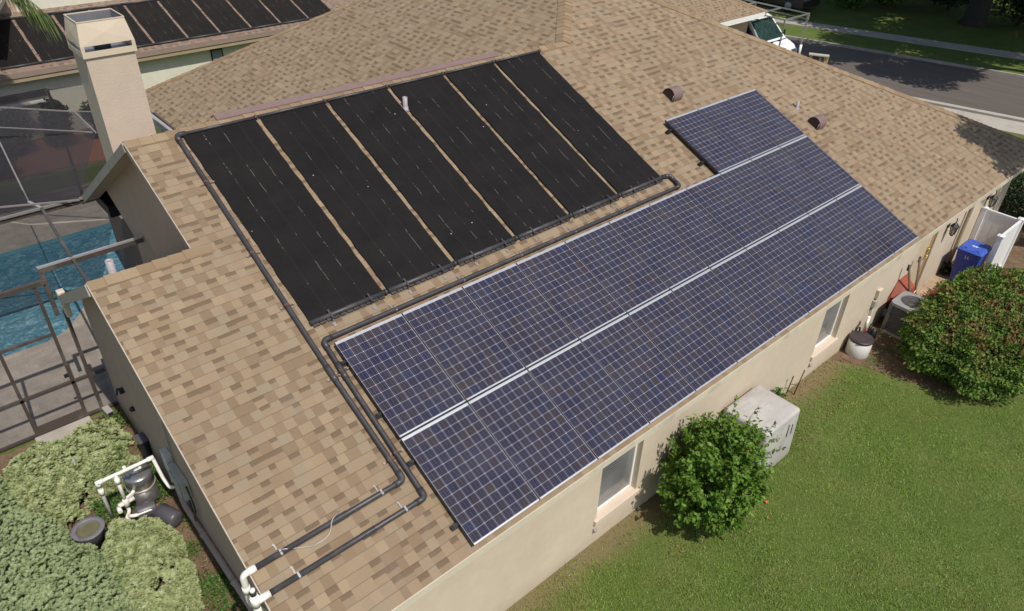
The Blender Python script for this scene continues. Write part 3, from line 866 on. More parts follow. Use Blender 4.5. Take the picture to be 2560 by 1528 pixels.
def roof_root(name, u, v, label, cat, group=None, n=0.0):
    o = thing(name, rp(u, v, n), label, cat, group)
    o.rotation_euler = (PITCH, 0, 0)
    return o
def dome_vent(u, v, label):
    r = roof_root('roof_vent', u, v, label, 'roof vent', 'domed metal vents on the roof')
    b = MB(); R = .16; L = .29; n = 14
    arc = [(R * math.cos(a), R * math.sin(a) + .05) for a in [math.pi * (1.0 - i / n * 1.12) for i in range(n + 1)]]
    # barrel axis along the eave (local x); open towards the eave
    pts = [(-(c), s) for c, s in arc]
    for i in range(n):
        (a0, s0), (a1, s1) = arc[i], arc[i + 1]
        b.poly([(-L / 2, -a0, s0), (L / 2, -a0, s0), (L / 2, -a1, s1), (-L / 2, -a1, s1)], sm=True)
    b.build('hood', M['vent'], r, local=True)
    e = MB()
    for x in (-L / 2 + .004, L / 2 - .004):
        e.poly([(x, -c, s) for c, s in arc] + [(x, -.02, .01), (x, R, .01)])
    e.poly([(-L / 2 + .01, -.13, .01), (L / 2 - .01, -.13, .01), (L / 2 - .01, -.06, .13), (-L / 2 + .01, -.06, .13)])
    e.build('end_plate', M['ventdark'], r, local=True)  # ends and front mouth carry painted shade
    w = MB(); w.tube([(-L / 2, -.14, .0), (-L / 2, -.11, .14)], .006, 6); w.build('stay', M['alu'], r, local=True)
dome_vent(9.36, 4.88 / cp, 'domed mauve roof vent just above the short top row of solar panels')
dome_vent(12.42, 3.08 / cp, 'domed mauve roof vent right of the solar panels near the thin pipe')
def vent_pipe(loc, h, r, label):
    t = thing('vent_pipe', loc, label, 'vent pipe', 'plumbing vent pipes on the roof')
    b = MB(); b.lathe((0, 0, -.06), [(r * 2.6, .02), (r * 1.5, .06), (r, .09), (r, h + .06), (r * .78, h + .06), (r * .74, h - .05)], 14)
    b.build('pipe', M['lead'], t, local=True)
    c = MB(); c.lathe((0, 0, h - .03), [(r * .76, 0.0), (0.0001, 0.0)], 12); c.build('opening', M['ventdark'], t, local=True)
vent_pipe((3.594, 6.33, zf(6.33)), .19, .042, 'grey lead vent pipe standing between two black pool heating mats')
vent_pipe((12.42, 3.66, zf(3.66)), .17, .036, 'slim grey vent pipe right of the top row of solar panels')
vent_pipe((-1.80, 5.42, z5 - .57 * .47), .24, .05, 'whitish vent pipe behind the low ridge in front of the pool')
# skylight near the top edge
sk = roof_root('skylight', 9.72, 7.97 / cp, 'dark framed skylight high on the roof near the top hip', 'skylight')
MB().box(0, .5, 0, .55, 0, .10).build('frame', M['darkmetal'], sk, local=True)
MB().poly([(.04, .04, .104), (.46, .04, .104), (.46, .51, .104), (.04, .51, .104)]).build('pane', M['glassdark'], sk, local=True)
# ------------------------------------------------------------------ photovoltaic panels
M['frameside'] = simple('frame_side_metal', (0.07, 0.064, 0.064), .5, metal=.2, var=.05)
PW, PH = 1.042, 1.559
PU, PV = 1.056, 1.586
ORD = ['first', 'second', 'third', 'fourth', 'fifth', 'sixth', 'seventh', 'eighth', 'ninth', 'tenth', 'eleventh']
def make_panel():
    r = thing('solar_panel', (0, 0, 0), '', 'solar panel', 'solar panels on the tan roof')
    r.rotation_euler = (PITCH, 0, 0)
    f = MB(); w = .0045; d = .046
    f.box(0, w, 0, PH, -d, 0, 1); f.box(PW - w, PW, 0, PH, -d, 0, 1)
    f.box(w, PW - w, 0, .016, -d, 0); f.box(w, PW - w, PH - .032, PH, -d, .001)
    f.build('frame', [M['alu'], M['frameside']], r, local=True)
    g = MB()
    x0, x1, y0, y1 = w, PW - w, .016, PH - .032
    mx_, my = .003, .005
    cu = lambda x: (x - x0 - mx_) / ((x1 - x0 - 2 * mx_) / 8); cv = lambda y: (y - y0 - my) / ((y1 - y0 - 2 * my) / 12)
    g.poly([(x0, y0, -.004), (x1, y0, -.004), (x1, y1, -.004), (x0, y1, -.004)], [(cu(x0), cv(y0)), (cu(x1), cv(y0)), (cu(x1), cv(y1)), (cu(x0), cv(y1))])
    g.poly([(x0, y1, -.03), (x1, y1, -.03), (x1, y0, -.03), (x0, y0, -.03)], [(-1, -1)] * 4)
    g.build('cell_face', M['cells'], r, local=True)
    for y in (.3, 1.26):
        c = MB(); c.box(PW, PW + (PU - PW), y, y + .035, -.01, .004); c.build('clamp', M['darkmetal'], r, local=True)
    return r
pan0 = make_panel(); first = True
rows = [(0, 0, 11, 'in the lowest row along the eave'), (1, 0, 11, 'in the middle row'), (2, 8, 3, 'in the short top row of three')]
for rw, s, n, where in rows:
    for i in range(n):
        p = pan0 if first else copy_tree(pan0)
        first = False
        p.location = rp(s * PU + PU * i, rw * PV, 0.12)
        p['label'] = f'blue black solar panel, {ORD[i]} from the left {where}'
# rails under each row
def rail(u0, u1, v, label):
    r = roof_root('mounting_rail', u0, v, label, 'mounting rail', 'rails under the solar panels')
    b = MB(); b.box(-.07, u1 - u0, -.02, .02, .025, .07); b.build('beam', M['darkmetal'], r, local=True)
    k = MB(); k.box(-.06, .04, -.035, .035, 0.0, .03); k.box(-.055, -.035, -.012, .012, .03, .10)
    k.build('foot', M['darkmetal'], r, local=True)
for v, u0, lab in ((.32, -.02, 'lower rail of the lowest panel row, dark end poking out at the left'), (1.26, -.02, 'upper rail of the lowest panel row, dark end poking out at the left'),
              (2.0, -.02, 'lower rail of the middle panel row, dark end poking out at the left'), (2.86, -.02, 'upper rail of the middle panel row, dark end poking out at the left'),
              (3.55, 8.36, 'lower rail under the short top row of panels'), (4.5, 8.36, 'upper rail under the short top row of panels')):
    rail(u0, 11 * PU - .05, v, lab)

# ------------------------------------------------------------------ pool heating mats on the main roof
MW, MV0, MV1, MP = 1.145, 3.64, 7.37, 1.2290
def make_mat(root, w, L, seg=26, dz=.03):
    b = MB()
    ns = 24
    rnd = random.Random(3)
    ed = [rnd.uniform(-.008, .008) for _ in range(seg + 1)]
    for i in range(seg):
        for s in (0,):
            y0, y1 = L * i / seg, L * (i + 1) / seg
            z0 = dz + .006 * math.sin(i * 1.3); z1 = dz + .006 * math.sin((i + 1) * 1.3)
            xa0, xb0, xa1, xb1 = ed[i], w + ed[-i - 1] * .8, ed[i + 1], w + ed[-i - 2] * .8
            b.poly([(xa0, y0, z0), (xb0, y0, z0), (xb1, y1, z1), (xa1, y1, z1)], [(0, y0), (4, y0), (4, y1), (0, y1)], sm=True)
            b.poly([(xa0, y0, 0.004), (xa0, y0, z0), (xa1, y1, z1), (xa1, y1, .004)]); b.poly([(xb0, y0, z0), (xb0, y0, 0.004), (xb1, y1, .004), (xb1, y1, z1)])
    b.build('absorber_sheet', M['mat'], root, local=True)
def mat_thing(label, u, v, L, w, group, ends=True):
    r = roof_root('pool_heating_mat', u, v, label, 'solar mat', group)
    make_mat(r, w, L)
    h = MB(); h.tube([(-.02, L + .03, .045), (w + .045, L + .03, .04)], .025, 10)
    h.tube([(w + .0, L + .03, .045), (w + .04, L + .03, .04)], .033, 10)
    h.build('top_header', M['blackpipe'], r, local=True)
    h2 = MB(); h2.tube([(-.02, -.05, .05), (w + .045, -.05, .045)], .035, 10)
    h2.tube([(w + .0, -.05, .05), (w + .04, -.05, .045)], .043, 10)
    for k in range(11): 
        x = .06 + k * (w - .12) / 10
        h2.box(x - .05, x + .035, -.115, -.06, .008, .034)
    h2.build('bottom_header', M['blackpipe'], r, local=True)
    for x in (.28, .90):
        k = MB(); k.box(x - .013, x + .013, -.11, .02, .078, .090); k.box(x - .013, x + .013, -.122, -.108, .01, .090)
        bk_ = k.build('bracket', M['blackpipe'], r, local=True)
        s = MB(); s.box(x - .022, x + .02, -.22, -.15, .004, .010); s.tube([(x - .01, -.19, .004), (x - .01, -.19, .02)], .012, 8); s.tube([(x + .015, -.165, .004), (x + .015, -.165, .016)], .010, 8)
        s.build('mounting_plate', M['steel'], bk_, local=True)
    return r
for i in range(6):
    mat_thing(f'black pool heating mat on the tan roof, {ORD[i]} of six from the left', -.08 + MP * i, MV0, MV1 - MV0, MW, 'six black mats on the tan roof')

# ------------------------------------------------------------------ black water pipes on the roof
def rpath(pts): return [rp(*p) for p in pts]
def run(label, pts, straps, hooks, extra, white):
    t = thing('water_pipe', rp(*pts[0]), label, 'pipe', 'black pool water pipes on the roof')
    b = MB(); b.tube(bend(rpath(pts), .07), .034, 12); b.build('pipe', M['blackpipe'], t)
    for k in range(1, len(pts) - 1):
        p = Vector(rp(*pts[k])); a = (Vector(rp(*pts[k - 1])) - p).normalized(); c = (Vector(rp(*pts[k + 1])) - p).normalized()
        e = MB(); e.tube(bend([p + a * .13, p, p + c * .13], .07), .041, 12); e.build('elbow', M['blackpipe'], t)
    for (u, v, vert) in straps:
        s = MB(); 
        if vert: s.obox(rp(u, v, .045), VU, VV_, VN, .033, .016, .033); s.obox(rp(u + .02, v, .004), VU, VV_, VN, .09, .013, .004)
        else: s.obox(rp(u, v, .045), VU, VV_, VN, .016, .033, .033)
        st = s.build('strap', M['rust'], t)
        if vert:
            n = MB(); n.tube([rp(u - .075, v, .004), rp(u - .075, v, .03)], .016, 8); n.tube([rp(u + .10, v, .004), rp(u + .10, v, .03)], .014, 8); n.build('bolt', M['steel'], st)
    for (u, v) in hooks:
        s = MB(); s.obox(rp(u, v, .045), VU, VV_, VN, .012, .033, .033); s.obox(rp(u - .015, v + .07, .012), VU, VV_, VN, .009, .05, .004); s.tube([rp(u - .02, v + .125, .003), rp(u - .02, v + .125, .014)], .015, 8)
        s.build('clip', M['steel'], t)
    for (u, v) in extra:
        s = MB(); s.obox(rp(u, v, .02), VU, VV_, VN, .09, .04, .02); s.tube([rp(u - .08, v, .045), rp(u + .08, v, .045)], .034, 12); s.build('coupling', M['blackpipe'], t)
    white(t)
def white_a(t):
    p = Vector(rp(-2.19, 1.115, .045))
    q = [p + Vector((.05, 0, 0)), p + Vector((-.085, 0, 0)), p + Vector((-.085, .01, -.5)), (-2.05, p.y + .02, p.z - .95), (-1.95, p.y + .02, p.z - 2.3)]
    b = MB(); b.tube(bend(q, .07), .036, 12); b.tube([p + Vector((.06, 0, 0)), p + Vector((-.03, 0, 0))], .043, 12); b.tube([p + Vector((-.085, .004, -.20)), p + Vector((-.085, .006, -.30))], .043, 12)
    b.build('white_elbow', M['pvc'], t)
def white_b(t):
    p = Vector(rp(-2.19, .80, .045))
    b = MB()
    b.tube([p + Vector((.06, 0, 0)), p + Vector((-.09, 0, 0))], .042, 12)
    b.tube([p + Vector((-.10, 0, .13)), p + Vector((-.10, 0, -.5)), (-2.02, p.y, p.z - .9), (-1.95, p.y, p.z - 2.2)], .040, 12)
    b.tube([p + Vector((-.10, 0, -.06)), p + Vector((-.10, 0, .08))], .048, 12)
    b.build('white_tee', M['pvc'], t)
    c = MB(); c.lathe(p + Vector((-.10, 0, .13)), [(.036, 0), (.036, .05), (.030, .05)], 12); c.build('relief_valve', M['darkmetal'], t)
    d = MB(); d.lathe(p + Vector((-.10, 0, .182)), [(.030, 0), (.028, .03), (.012, .034)], 12); d.build('valve_cap', M['pvc'], t)
run('black pipe from the top left corner of the mats down to the bent white elbow', [(-.02, 7.40, .045), (-.165, 7.40, .045), (-.24, 2.8, .045), (-.235, 1.12, .045), (-2.15, 1.115, .045)],
    [(-.185, 6.38, True), (-.21, 4.95, True), (-.225, 3.98, True), (-.24, 2.74, True), (-.24, 1.42, True)], [(-.55, 1.12), (-1.84, 1.115)], [(-1.10, 1.12)], white_a)
run('black pipe behind the middle panel row, running down to the capped white tee', [(7.27, 3.585, .05), (7.40, 3.57, .05), (7.40, 3.275, .05), (-.085, 3.275, .05), (-.105, 2.77, .045), (-.135, .80, .045), (-2.15, .80, .045)],
    [(-.11, 2.78, True), (-.13, 1.46, True)], [(-.42, .80), (-1.80, .80), (1.05, 3.275), (2.25, 3.275), (3.4, 3.275), (4.6, 3.275), (5.8, 3.275)], [(-.92, .80)], white_b)
cb = MB(); cb.tube(bend([rp(-1.86, 1.17, .02), rp(-1.80, 1.12, .09), rp(-1.66, 1.07, .02), rp(-1.5, 1.00, .012)], .05), .006, 6); cb.tube(bend([rp(-1.5, 1.0, .012), rp(-1.36, 1.0, .012), rp(-1.28, 1.03, .02), rp(-1.21, 1.13, .095), rp(-1.06, 1.2, .01)], .04), .006, 6)
tag(cb.build('cable', simple('grey_cable', (0.45, 0.42, 0.40), .6)), 'thin pale grey cable looped over the upper black pipe near the eave', 'cable')
# ------------------------------------------------------------------ screened pool cage
M['cage_lit'] = simple('sunlit_cage_metal', (0.26, 0.235, 0.22), .5, metal=.2, var=.1)  # lighter copy of the bronze, sunlight put into its colour
cage = thing('pool_cage', (-3, 8.6, 0), 'bronze framed screen enclosure over the swimming pool', 'pool enclosure')
YC = 8.605
def beam(p, q, w=.05, h=.05, m='bronze', up=(0, 0, 1), name='beam'):
    return MB().bar(p, q, w, h, up).build(name, M[m], cage)
ZTOP = 2.98; ZH = 3.25
# front wall posts, rails and kick plate
for x, w in ((-5.6, .06), (-3.93, .06), (-3.29, .055), (-2.455, .055)):
    beam((x, YC, .03), (x, YC, ZTOP - .06), w, .055, up=(0, 1, 0), name='post')
beam((-2.17, YC, .03), (-2.17, YC, 2.35), .06, .06, up=(0, 1, 0), name='post')
beam((-2.285, YC + .02, 2.28), (-2.285, YC + .02, ZH), .07, .06, up=(0, 1, 0), name='post')
beam((-10, YC, ZTOP), (-2.29, YC, ZTOP), .075, .075)
beam((-10, YC, .06), (-1.9, YC, .06), .05, .05, name='base_rail')
beam((-10, YC, .88), (-1.9, YC, .88), .055, .055, name='rail')
beam((-10, YC, 1.965), (-2.46, YC, 1.965), .045, .045, name='rail')
MB().box(-3.26, -2.485, YC - .006, YC + .006, .085, .235).build('kick_plate', M['bronze'], cage)
MB().box(-2.55, -2.47, YC - .02, YC + .02, 1.02, 1.08).build('door_handle', M['darkmetal'], cage)
# header above the low gable's back slope
beam((-2.32, YC + .01, ZH), (-.62, YC + .01, ZH), .05, .03, 'alu')
beam((-2.32, YC + .01, ZH - .056), (-.62, YC + .01, ZH - .056), .06, .08)
beam((-1.83, 6.4, 3.18), (-1.78, YC, ZH - .02), .045, .045)
# flat mansard roof behind
Z2 = 3.04; Z4 = 3.19
def at(x, y, z): return (x, y, z)
beam((-6.5, 11.42, Z2), (-.62, 11.33, Z2), .04, .045, 'cage_lit'); beam((-6.5, 11.46, Z2 - .07), (-.62, 11.37, Z2 - .07), .05, .10)
beam((-1.79, YC, ZH), (-1.63, 11.34, Z2), .05, .05)
beam((-1.63, 11.34, Z2), (-1.75, 11.78, Z2), .05, .05, 'alu')  # bright metal puts sunlight into the colour of this short piece
beam((-5.6, 13.5, Z2), (-.98, 11.16, Z2 + .05), .03, .03, 'cage_lit')
beam((-1.75, 11.78, Z2), (-1.50, 15.30, Z4), .03, .03, 'cage_lit')
beam((-4.0, 18.7, Z4), (.25, 14.38, Z4), .03, .03, 'cage_lit'); 
beam((-3.2, 19.8, Z4), (.32, 16.05, Z4), .03, .03, 'cage_lit'); beam((.32, 16.05, Z4), (.30, 14.30, Z4), .03, .03, 'cage_lit'); beam((.32, 16.05, Z4), (1.85, 14.8, Z4), .03, .03, 'cage_lit')
for p, q in (((-1.63, 19.2), Z4), ((.3, 18.4), Z4)):
    beam((p[0], p[1], 0), (p[0], p[1], q), .06, .06, up=(0, 1, 0), name='post')
beam((-9, 19.25, .9), (1.8, 18.2, .9), .06, .06, name='rail')
beam((-9, 19.25, .06), (1.8, 18.2, .06), .06, .06, name='base_rail')
beam((-4.7, 19.2, 0), (-4.7, 19.2, Z4), .06, .06, up=(0, 1, 0), name='post')
def scr(pts, m='screen'):
    MB().poly(pts).build('screen', M[m], cage)
# wall screens
for a, b in ((-10, -5.6), (-5.6, -3.93), (-3.93, -3.29), (-3.29, -2.455), (-2.455, -1.9)):
    for z0, z1 in ((.085, .88), (.88, 1.965), (1.965, 2.98)):
        if a > -2.5 and z0 > .9: continue
        scr([(a + .03, YC, z0 + .03), (b - .03, YC, z0 + .03), (b - .03, YC, z1 - .03), (a + .03, YC, z1 - .03)], 'screen_thin')
# roof screens
scr([(-1.66, 11.40, Z2 + .01), (-6.5, 11.45, Z2 + .01), (-6.5, 13.9, Z2 + .01), (-5.6, 13.5, Z2 + .01), (-1.75, 11.78, Z2 + .01)], 'screen')
scr([(-1.70, 11.78, Z2), (-1.0, 11.2, Z2 + .04), (.30, 14.30, Z4 - .01), (-1.50, 15.30, Z4 - .01)], 'screen')
scr([(-1.75, 11.78, Z2 + .02), (-5.6, 13.5, Z2 + .02), (-4.0, 18.7, Z4 - .01), (-1.50, 15.30, Z4 - .01)], 'screen')
scr([(-1.50, 15.4, Z4 + .005), (.25, 14.4, Z4 + .005), (.30, 16.0, Z4 + .005), (-3.2, 19.7, Z4 + .005), (-4.0, 18.7, Z4 + .005)], 'screen')
scr([(.33, 16.05, Z4 + .004), (.31, 14.32, Z4 + .004), (1.86, 12.0, Z4 - .1), (1.86, 14.75, Z4 + .004)], 'screen')
scr([(-9, 19.25, .1), (1.8, 18.2, .1), (1.8, 18.2, Z4 - .05), (-9, 19.25, Z4 - .05)], 'screen')

# cream downspout corner by the cage
gs = MB(); gs.box(-2.22, -2.10, 8.20, 8.34, 2.62, 2.92).box(-2.20, -2.11, 8.24, 8.44, 2.38, 2.64)
o = gs.build('gutter_end_box', M['fascia'], None, bevel=.02)
tag(o, 'cream gutter end box under the back eave beside the cage post', 'gutter box')

# ------------------------------------------------------------------ pool equipment by the left wall
ft = thing('pool_filter', (-2.31, 5.92, 0), 'dark steel pool filter tank with a domed lid by the left wall', 'pool filter')
b = MB(); b.lathe((-2.31, 5.92, 0.06), [(.225, 0), (.232, .03), (.222, .05), (.222, .30)], 32); b.build('lower_tank', simple('steel_tank', (0.30, 0.285, 0.27), .34, metal=.75, var=.2, scale=6, dirt=(0.2, 0.16, .12)), ft)
b = MB(); b.lathe((-2.31, 5.92, 0.385), [(.222, 0), (.220, .215), (.208, .235), (.12, .25), (.0001, .256)], 32); b.build('lid', simple('steel_lid', (0.34, 0.335, 0.33), .3, metal=.75, var=.15, scale=6), ft)
b = MB(); b.lathe((-2.31, 5.92, 0.355), [(.222, 0), (.234, .005), (.234, .03), (.222, .035)], 32); b.obox((-2.27, 5.69, .37), (1, 0, .3), (0, 1, 0), (0, 0, 1), .06, .012, .012); b.build('clamp_band', simple('clamp_band', (0.45, 0.41, 0.33), .4, metal=.4), ft)
b = MB(); b.lathe((-2.30, 5.92, .64), [(.045, 0), (.045, .03), (.02, .035)], 14); b.lathe((-2.24, 5.95, .635), [(.025, 0), (.025, .04), (.0001, .045)], 10); b.tube([(-2.38, 5.90, .645), (-2.26, 5.93, .65)], .013, 8); b.build('air_valve', M['pvc'], ft)
b = MB(); b.lathe((-2.31, 5.92, 0), [(.24, 0), (.24, .06)], 28); b.build('base', M['darkmetal'], ft)
pp = thing('pvc_plumbing', (-2.6, 5.7, 0), 'white PVC pipe frame looping round the steel filter tank', 'pipework')
R_ = .030
def pv(name, pts, r=R_, mt='pvc'):
    q = MB(); q.tube(bend(pts, .05), r, 12)
    for p in pts[1:-1]:
        pass
    return q.build(name, M[mt], pp)
pv('pipe', [(-2.885, 5.66, .02), (-2.885, 5.66, 1.0), (-2.06, 5.66, 1.0), (-2.03, 5.50, .62), (-2.00, 5.36, .50), (-1.86, 5.34, .50)])
for p, d in (((-2.885, 5.66, .80), (0, 0, .06)), ((-2.885, 5.66, .97), (0, 0, .05)), ((-2.85, 5.66, 1.0), (.05, 0, 0)), ((-2.09, 5.66, 1.0), (.05, 0, 0)), ((-2.63, 5.66, .86), (0, 0, .05))):
    b = MB(); p = Vector(p); d = Vector(d); b.tube([p - d, p + d], .040, 12); b.build('coupling', M['pvc'], pp)
pv('pipe', [(-2.63, 5.66, 1.0), (-2.63, 5.66, .34)])
b = MB(); b.tube([(-2.75, 5.66, .36), (-2.50, 5.68, .36)], .040, 12); b.lathe((-2.63, 5.66, .28), [(.05, 0), (.055, .12), (.035, .17)], 14); b.tube([(-2.76, 5.64, .36), (-2.76, 5.52, .36)], .035, 10); b.obox((-2.55, 5.68, .44), (1, .4, 0), (0, 1, 0), (0, 0, 1), .07, .022, .02); b.build('valve', M['pvc'], pp)
pv('pipe', [(-2.63, 5.66, .30), (-2.63, 5.64, .18), (-2.72, 5.50, .18), (-2.72, 5.42, .06)])
pv('pipe', [(-2.68, 5.52, .20), (-2.60, 5.44, .22), (-2.33, 5.40, .22), (-2.31, 5.34, .05)])
pv('pipe', [(-2.47, 5.75, 1.0), (-2.46, 5.76, .78)], .026)
b = MB(); b.tube([(-2.5, 5.72, .42), (-2.44, 5.8, .42)], .03, 10); b.build('union', M['pvc'], pp)
pm = thing('pool_pump', (-2.3, 5.25, 0), 'dark grey pool pump motor lying at the foot of the wall', 'pump')
pg = simple('grey_plastic', (0.085, 0.08, 0.09), .4, var=.1, scale=5)
b = MB(); b.lathe((-2.44, 5.50, .17), [(.10, -.12), (.125, -.10), (.125, .16), (.12, .17)], 20, ax=(1, -.15, 0)); b.box(-2.56, -2.3, 5.40, 5.58, .03, .1); b.build('strainer_pot', pg, pm, bevel=.006)
b = MB(); b.lathe((-2.25, 5.30, .16), [(.105, -.05), (.145, -.03), (.145, .30), (.125, .34), (.05, .35)], 22, ax=(.45, -1, -.05)); b.build('motor', pg, pm)
b = MB(); b.obox((-2.2, 5.18, .03), (.45, -1, 0), (1, .45, 0), (0, 0, 1), .18, .10, .03); b.build('foot', M['darkmetal'], pm)
pot = thing('bucket', (-3.25, 5.50, 0), 'grey plastic bucket with murky bottom standing in the variegated hedge', 'bucket')
b = MB(); b.lathe((-3.25, 5.50, 0), [(.20, 0), (.235, .36), (.242, .372), (.235, .38), (.17, .384), (.165, .375), (.162, .2)], 28); b.build('shell', simple('grey_bucket', (0.17, 0.165, 0.175), .45, var=.15, scale=8, dirt=(.1, .09, .08)), pot)
b = MB(); b.lathe((-3.25, 5.50, .335), [(.164, 0), (.0001, 0)], 20); b.build('murky_water', simple('murky_water', (0.13, 0.12, 0.06), .6, var=.3), pot)
b = MB(); 
o = thing('capped_valve', (-2.96, 5.42, 0), 'small black capped valve with white ends beside the bucket', 'valve')
b.lathe((-2.96, 5.42, 0), [(.07, 0), (.07, .12), (.05, .16)], 14); b.build('body', M['darkmetal'], o)
b = MB(); b.lathe((-2.97, 5.46, .16), [(.03, 0), (.03, .05), (.0001, .055)], 10); b.lathe((-2.93, 5.34, .04), [(.035, 0), (.035, .05), (.0001, .055)], 10); b.build('white_end', M['pvc'], o)
# boxes and conduit on the left wall
bx = thing('control_box', (-1.95, 4.75, 1.2), 'beige pool timer boxes with loose cables on the shaded left wall', 'electrical box')
b = MB(); b.box(-1.99, -1.885, 5.02, 5.26, 1.05, 1.45); b.build('timer_box', simple('pale_box', (0.50, .50, .46), .5), bx, bevel=.008)
b = MB(); b.box(-2.00, -1.885, 4.45, 4.98, .98, 1.36); b.box(-2.03, -2.0, 4.52, 4.90, 1.02, 1.32); b.build('control_panel', M['greybox'], bx, bevel=.008)
b = MB(); b.box(-2.045, -2.03, 4.74, 4.77, 1.12, 1.16); b.build('lock', M['darkmetal'], bx)
b = MB(); b.tube(bend([(-1.93, 4.5, 1.3), (-1.95, 4.25, 1.15), (-1.94, 4.28, .85), (-1.95, 4.45, .62), (-1.93, 4.6, .35)], .12), .012, 7); b.tube(bend([(-1.94, 4.5, 1.0), (-1.96, 4.32, .8), (-1.95, 4.5, .7), (-1.93, 4.62, .9)], .08), .01, 7); b.build('wire', M['darkmetal'], bx)
b = MB(); b.tube([(-1.91, 4.9, 1.4), (-1.905, 4.9, 2.5)], .013, 8); b.build('conduit', M['greybox'], bx)
cd = MB(); cd.tube(bend([(-1.90, 5.30, .48), (-1.93, 5.05, .32), (-1.93, 4.4, .30), (-1.93, .55, .30)], .08), .050, 12)
for y in (4.3, 3.2, 1.9, .8): cd.tube([(-1.93, y - .03, .3), (-1.93, y + .03, .3)], .060, 12)
tag(cd.build('wall_conduit', M['tanpvc']), 'tan painted pipe running low along the shaded left wall', 'pipe')
hr = thing('hose_bracket', (-1.9, 7.3, 1.1), 'small black hose bib and bracket on the shaded left wall', 'hose bracket')
b = MB(); b.box(-1.96, -1.882, 7.36, 7.46, 1.13, 1.2); b.obox((-1.99, 7.42, 1.17), (.3, 1, 0), (1, -.3, 0), (0, 0, 1), .09, .012, .015); b.build('bracket', M['darkmetal'], hr)
b = MB(); b.lathe((-1.885, 7.02, 1.0), [(.05, 0), (.045, .05), (.02, .07)], 12, ax=(-1, 0, 0)); b.build('hose_bib', M['darkmetal'], hr)
hb_ = thing('trash_box', (-2.0, 6.9, 0), 'dark box standing in shade against the left wall', 'box')
b = MB(); b.box(-2.03, -1.9, 6.66, 6.9, 0, .5); b.build('body', M['darkmetal'], hb_, bevel=.02); b = MB(); b.box(-2.045, -1.89, 6.645, 6.915, .502, .54); b.build('lid', pg, hb_, bevel=.012)
dsb = thing('splash_block', (-2.18, 8.38, 0), 'grey downspout outlet on the ground at the foot of the cage corner', 'downspout outlet')
b = MB(); b.obox((-2.12, 8.40, .10), (.15, -1, -.2), (1, .15, 0), (0, 0, 1), .10, .06, .055); b.build('outlet', simple('grey_outlet', (0.30, 0.28, 0.27), .5), dsb, bevel=.006)
b = MB(); b.obox((-2.108, 8.292, .085), (.15, -1, -.2), (1, .15, 0), (0, 0, 1), .006, .05, .04); b.build('mouth', M['darkmetal'], dsb)
stp = MB(); stp.box(-3.35, -2.42, 8.22, 8.57, 0, .05)
tag(stp.build('concrete_step', M['concrete'], None, bevel=.01), 'pale concrete step outside the screen door', 'step')
sk2 = MB(); sk2.tube([(-3.03, 6.98, .02), (-3.0, 6.9, .62)], .018, 8)
tag(sk2.build('sprinkler_riser', simple('grey_plastic_pipe', (0.30, 0.31, 0.31), .5)), 'thin grey sprinkler riser standing in the hedge near the white pipes', 'sprinkler')

# ------------------------------------------------------------------ variegated hedge
def rosette():
    V = []; F = []
    n = 7
    for k in range(n):
        a = 2 * math.pi * k / n + (k % 2) * .2; t = .25 + .3 * (k % 3) / 2
        c, s = math.cos(a), math.sin(a); i = len(V)
        w = .30
        V += [(0, 0, 0), (c * .5 - s * w, s * .5 + c * w, t * .45 + .06), (c, s, t * .55), (c * .5 + s * w, s * .5 - c * w, t * .45 + .06)]
        F += [(i, i + 1, i + 2), (i, i + 2, i + 3)]
    V = np.array(V, float); V = V[:, [0, 2, 1]] * np.array([1, 1, -1])   # axis along Y
    return V, np.array(F)
RV, RF = rosette()
M['pitto'] = leafmat('variegated_leaves', [(0.16, 0.215, 0.072), (0.28, 0.33, 0.13), (0.37, 0.405, 0.20), (0.31, 0.355, 0.155), (0.45, 0.465, 0.28)], .18, .5, patch=(0.085, 0.15, 0.03), pscale=.9, plo=.56, phi=.7)
M['pitto_fine'] = leafmat('fine_variegated_leaves', [(0.18, 0.245, 0.105), (0.24, 0.305, 0.14), (0.29, 0.345, 0.17), (0.335, 0.38, 0.21)], .18, .5, patch=(0.075, 0.13, 0.04), pscale=.8, plo=.57, phi=.7)
M['twig'] = simple('twigs', (0.14, 0.095, 0.06), .9, var=.3)
def inpoly(x, y, P):
    r = np.zeros(len(x), bool); j = len(P) - 1
    for i in range(len(P)):
        xi, yi = P[i]; xj, yj = P[j]
        c = ((yi > y) != (yj > y)) & (x < (xj - xi) * (y - yi) / (yj - yi + 1e-12) + xi)
        r ^= c; j = i
    return r
def edge_dist(x, y, P):
    d = np.full(len(x), 9e9)
    for i in range(len(P)):
        a = np.array(P[i]); b = np.array(P[(i + 1) % len(P)]); ab = b - a
        t = np.clip(((x - a[0]) * ab[0] + (y - a[1]) * ab[1]) / (ab @ ab), 0, 1)
        d = np.minimum(d, np.hypot(x - a[0] - t * ab[0], y - a[1] - t * ab[1]))
    return d
def lump(x, y, s, k):
    return (np.sin(x * s + k) * np.cos(y * s * 1.1 - k * 1.7) + .6 * np.sin(x * s * 2.3 - y * s * 1.9 + k * 3) + .4 * np.cos(x * s * 4.1 + y * s * 3.7 - k)) / 2
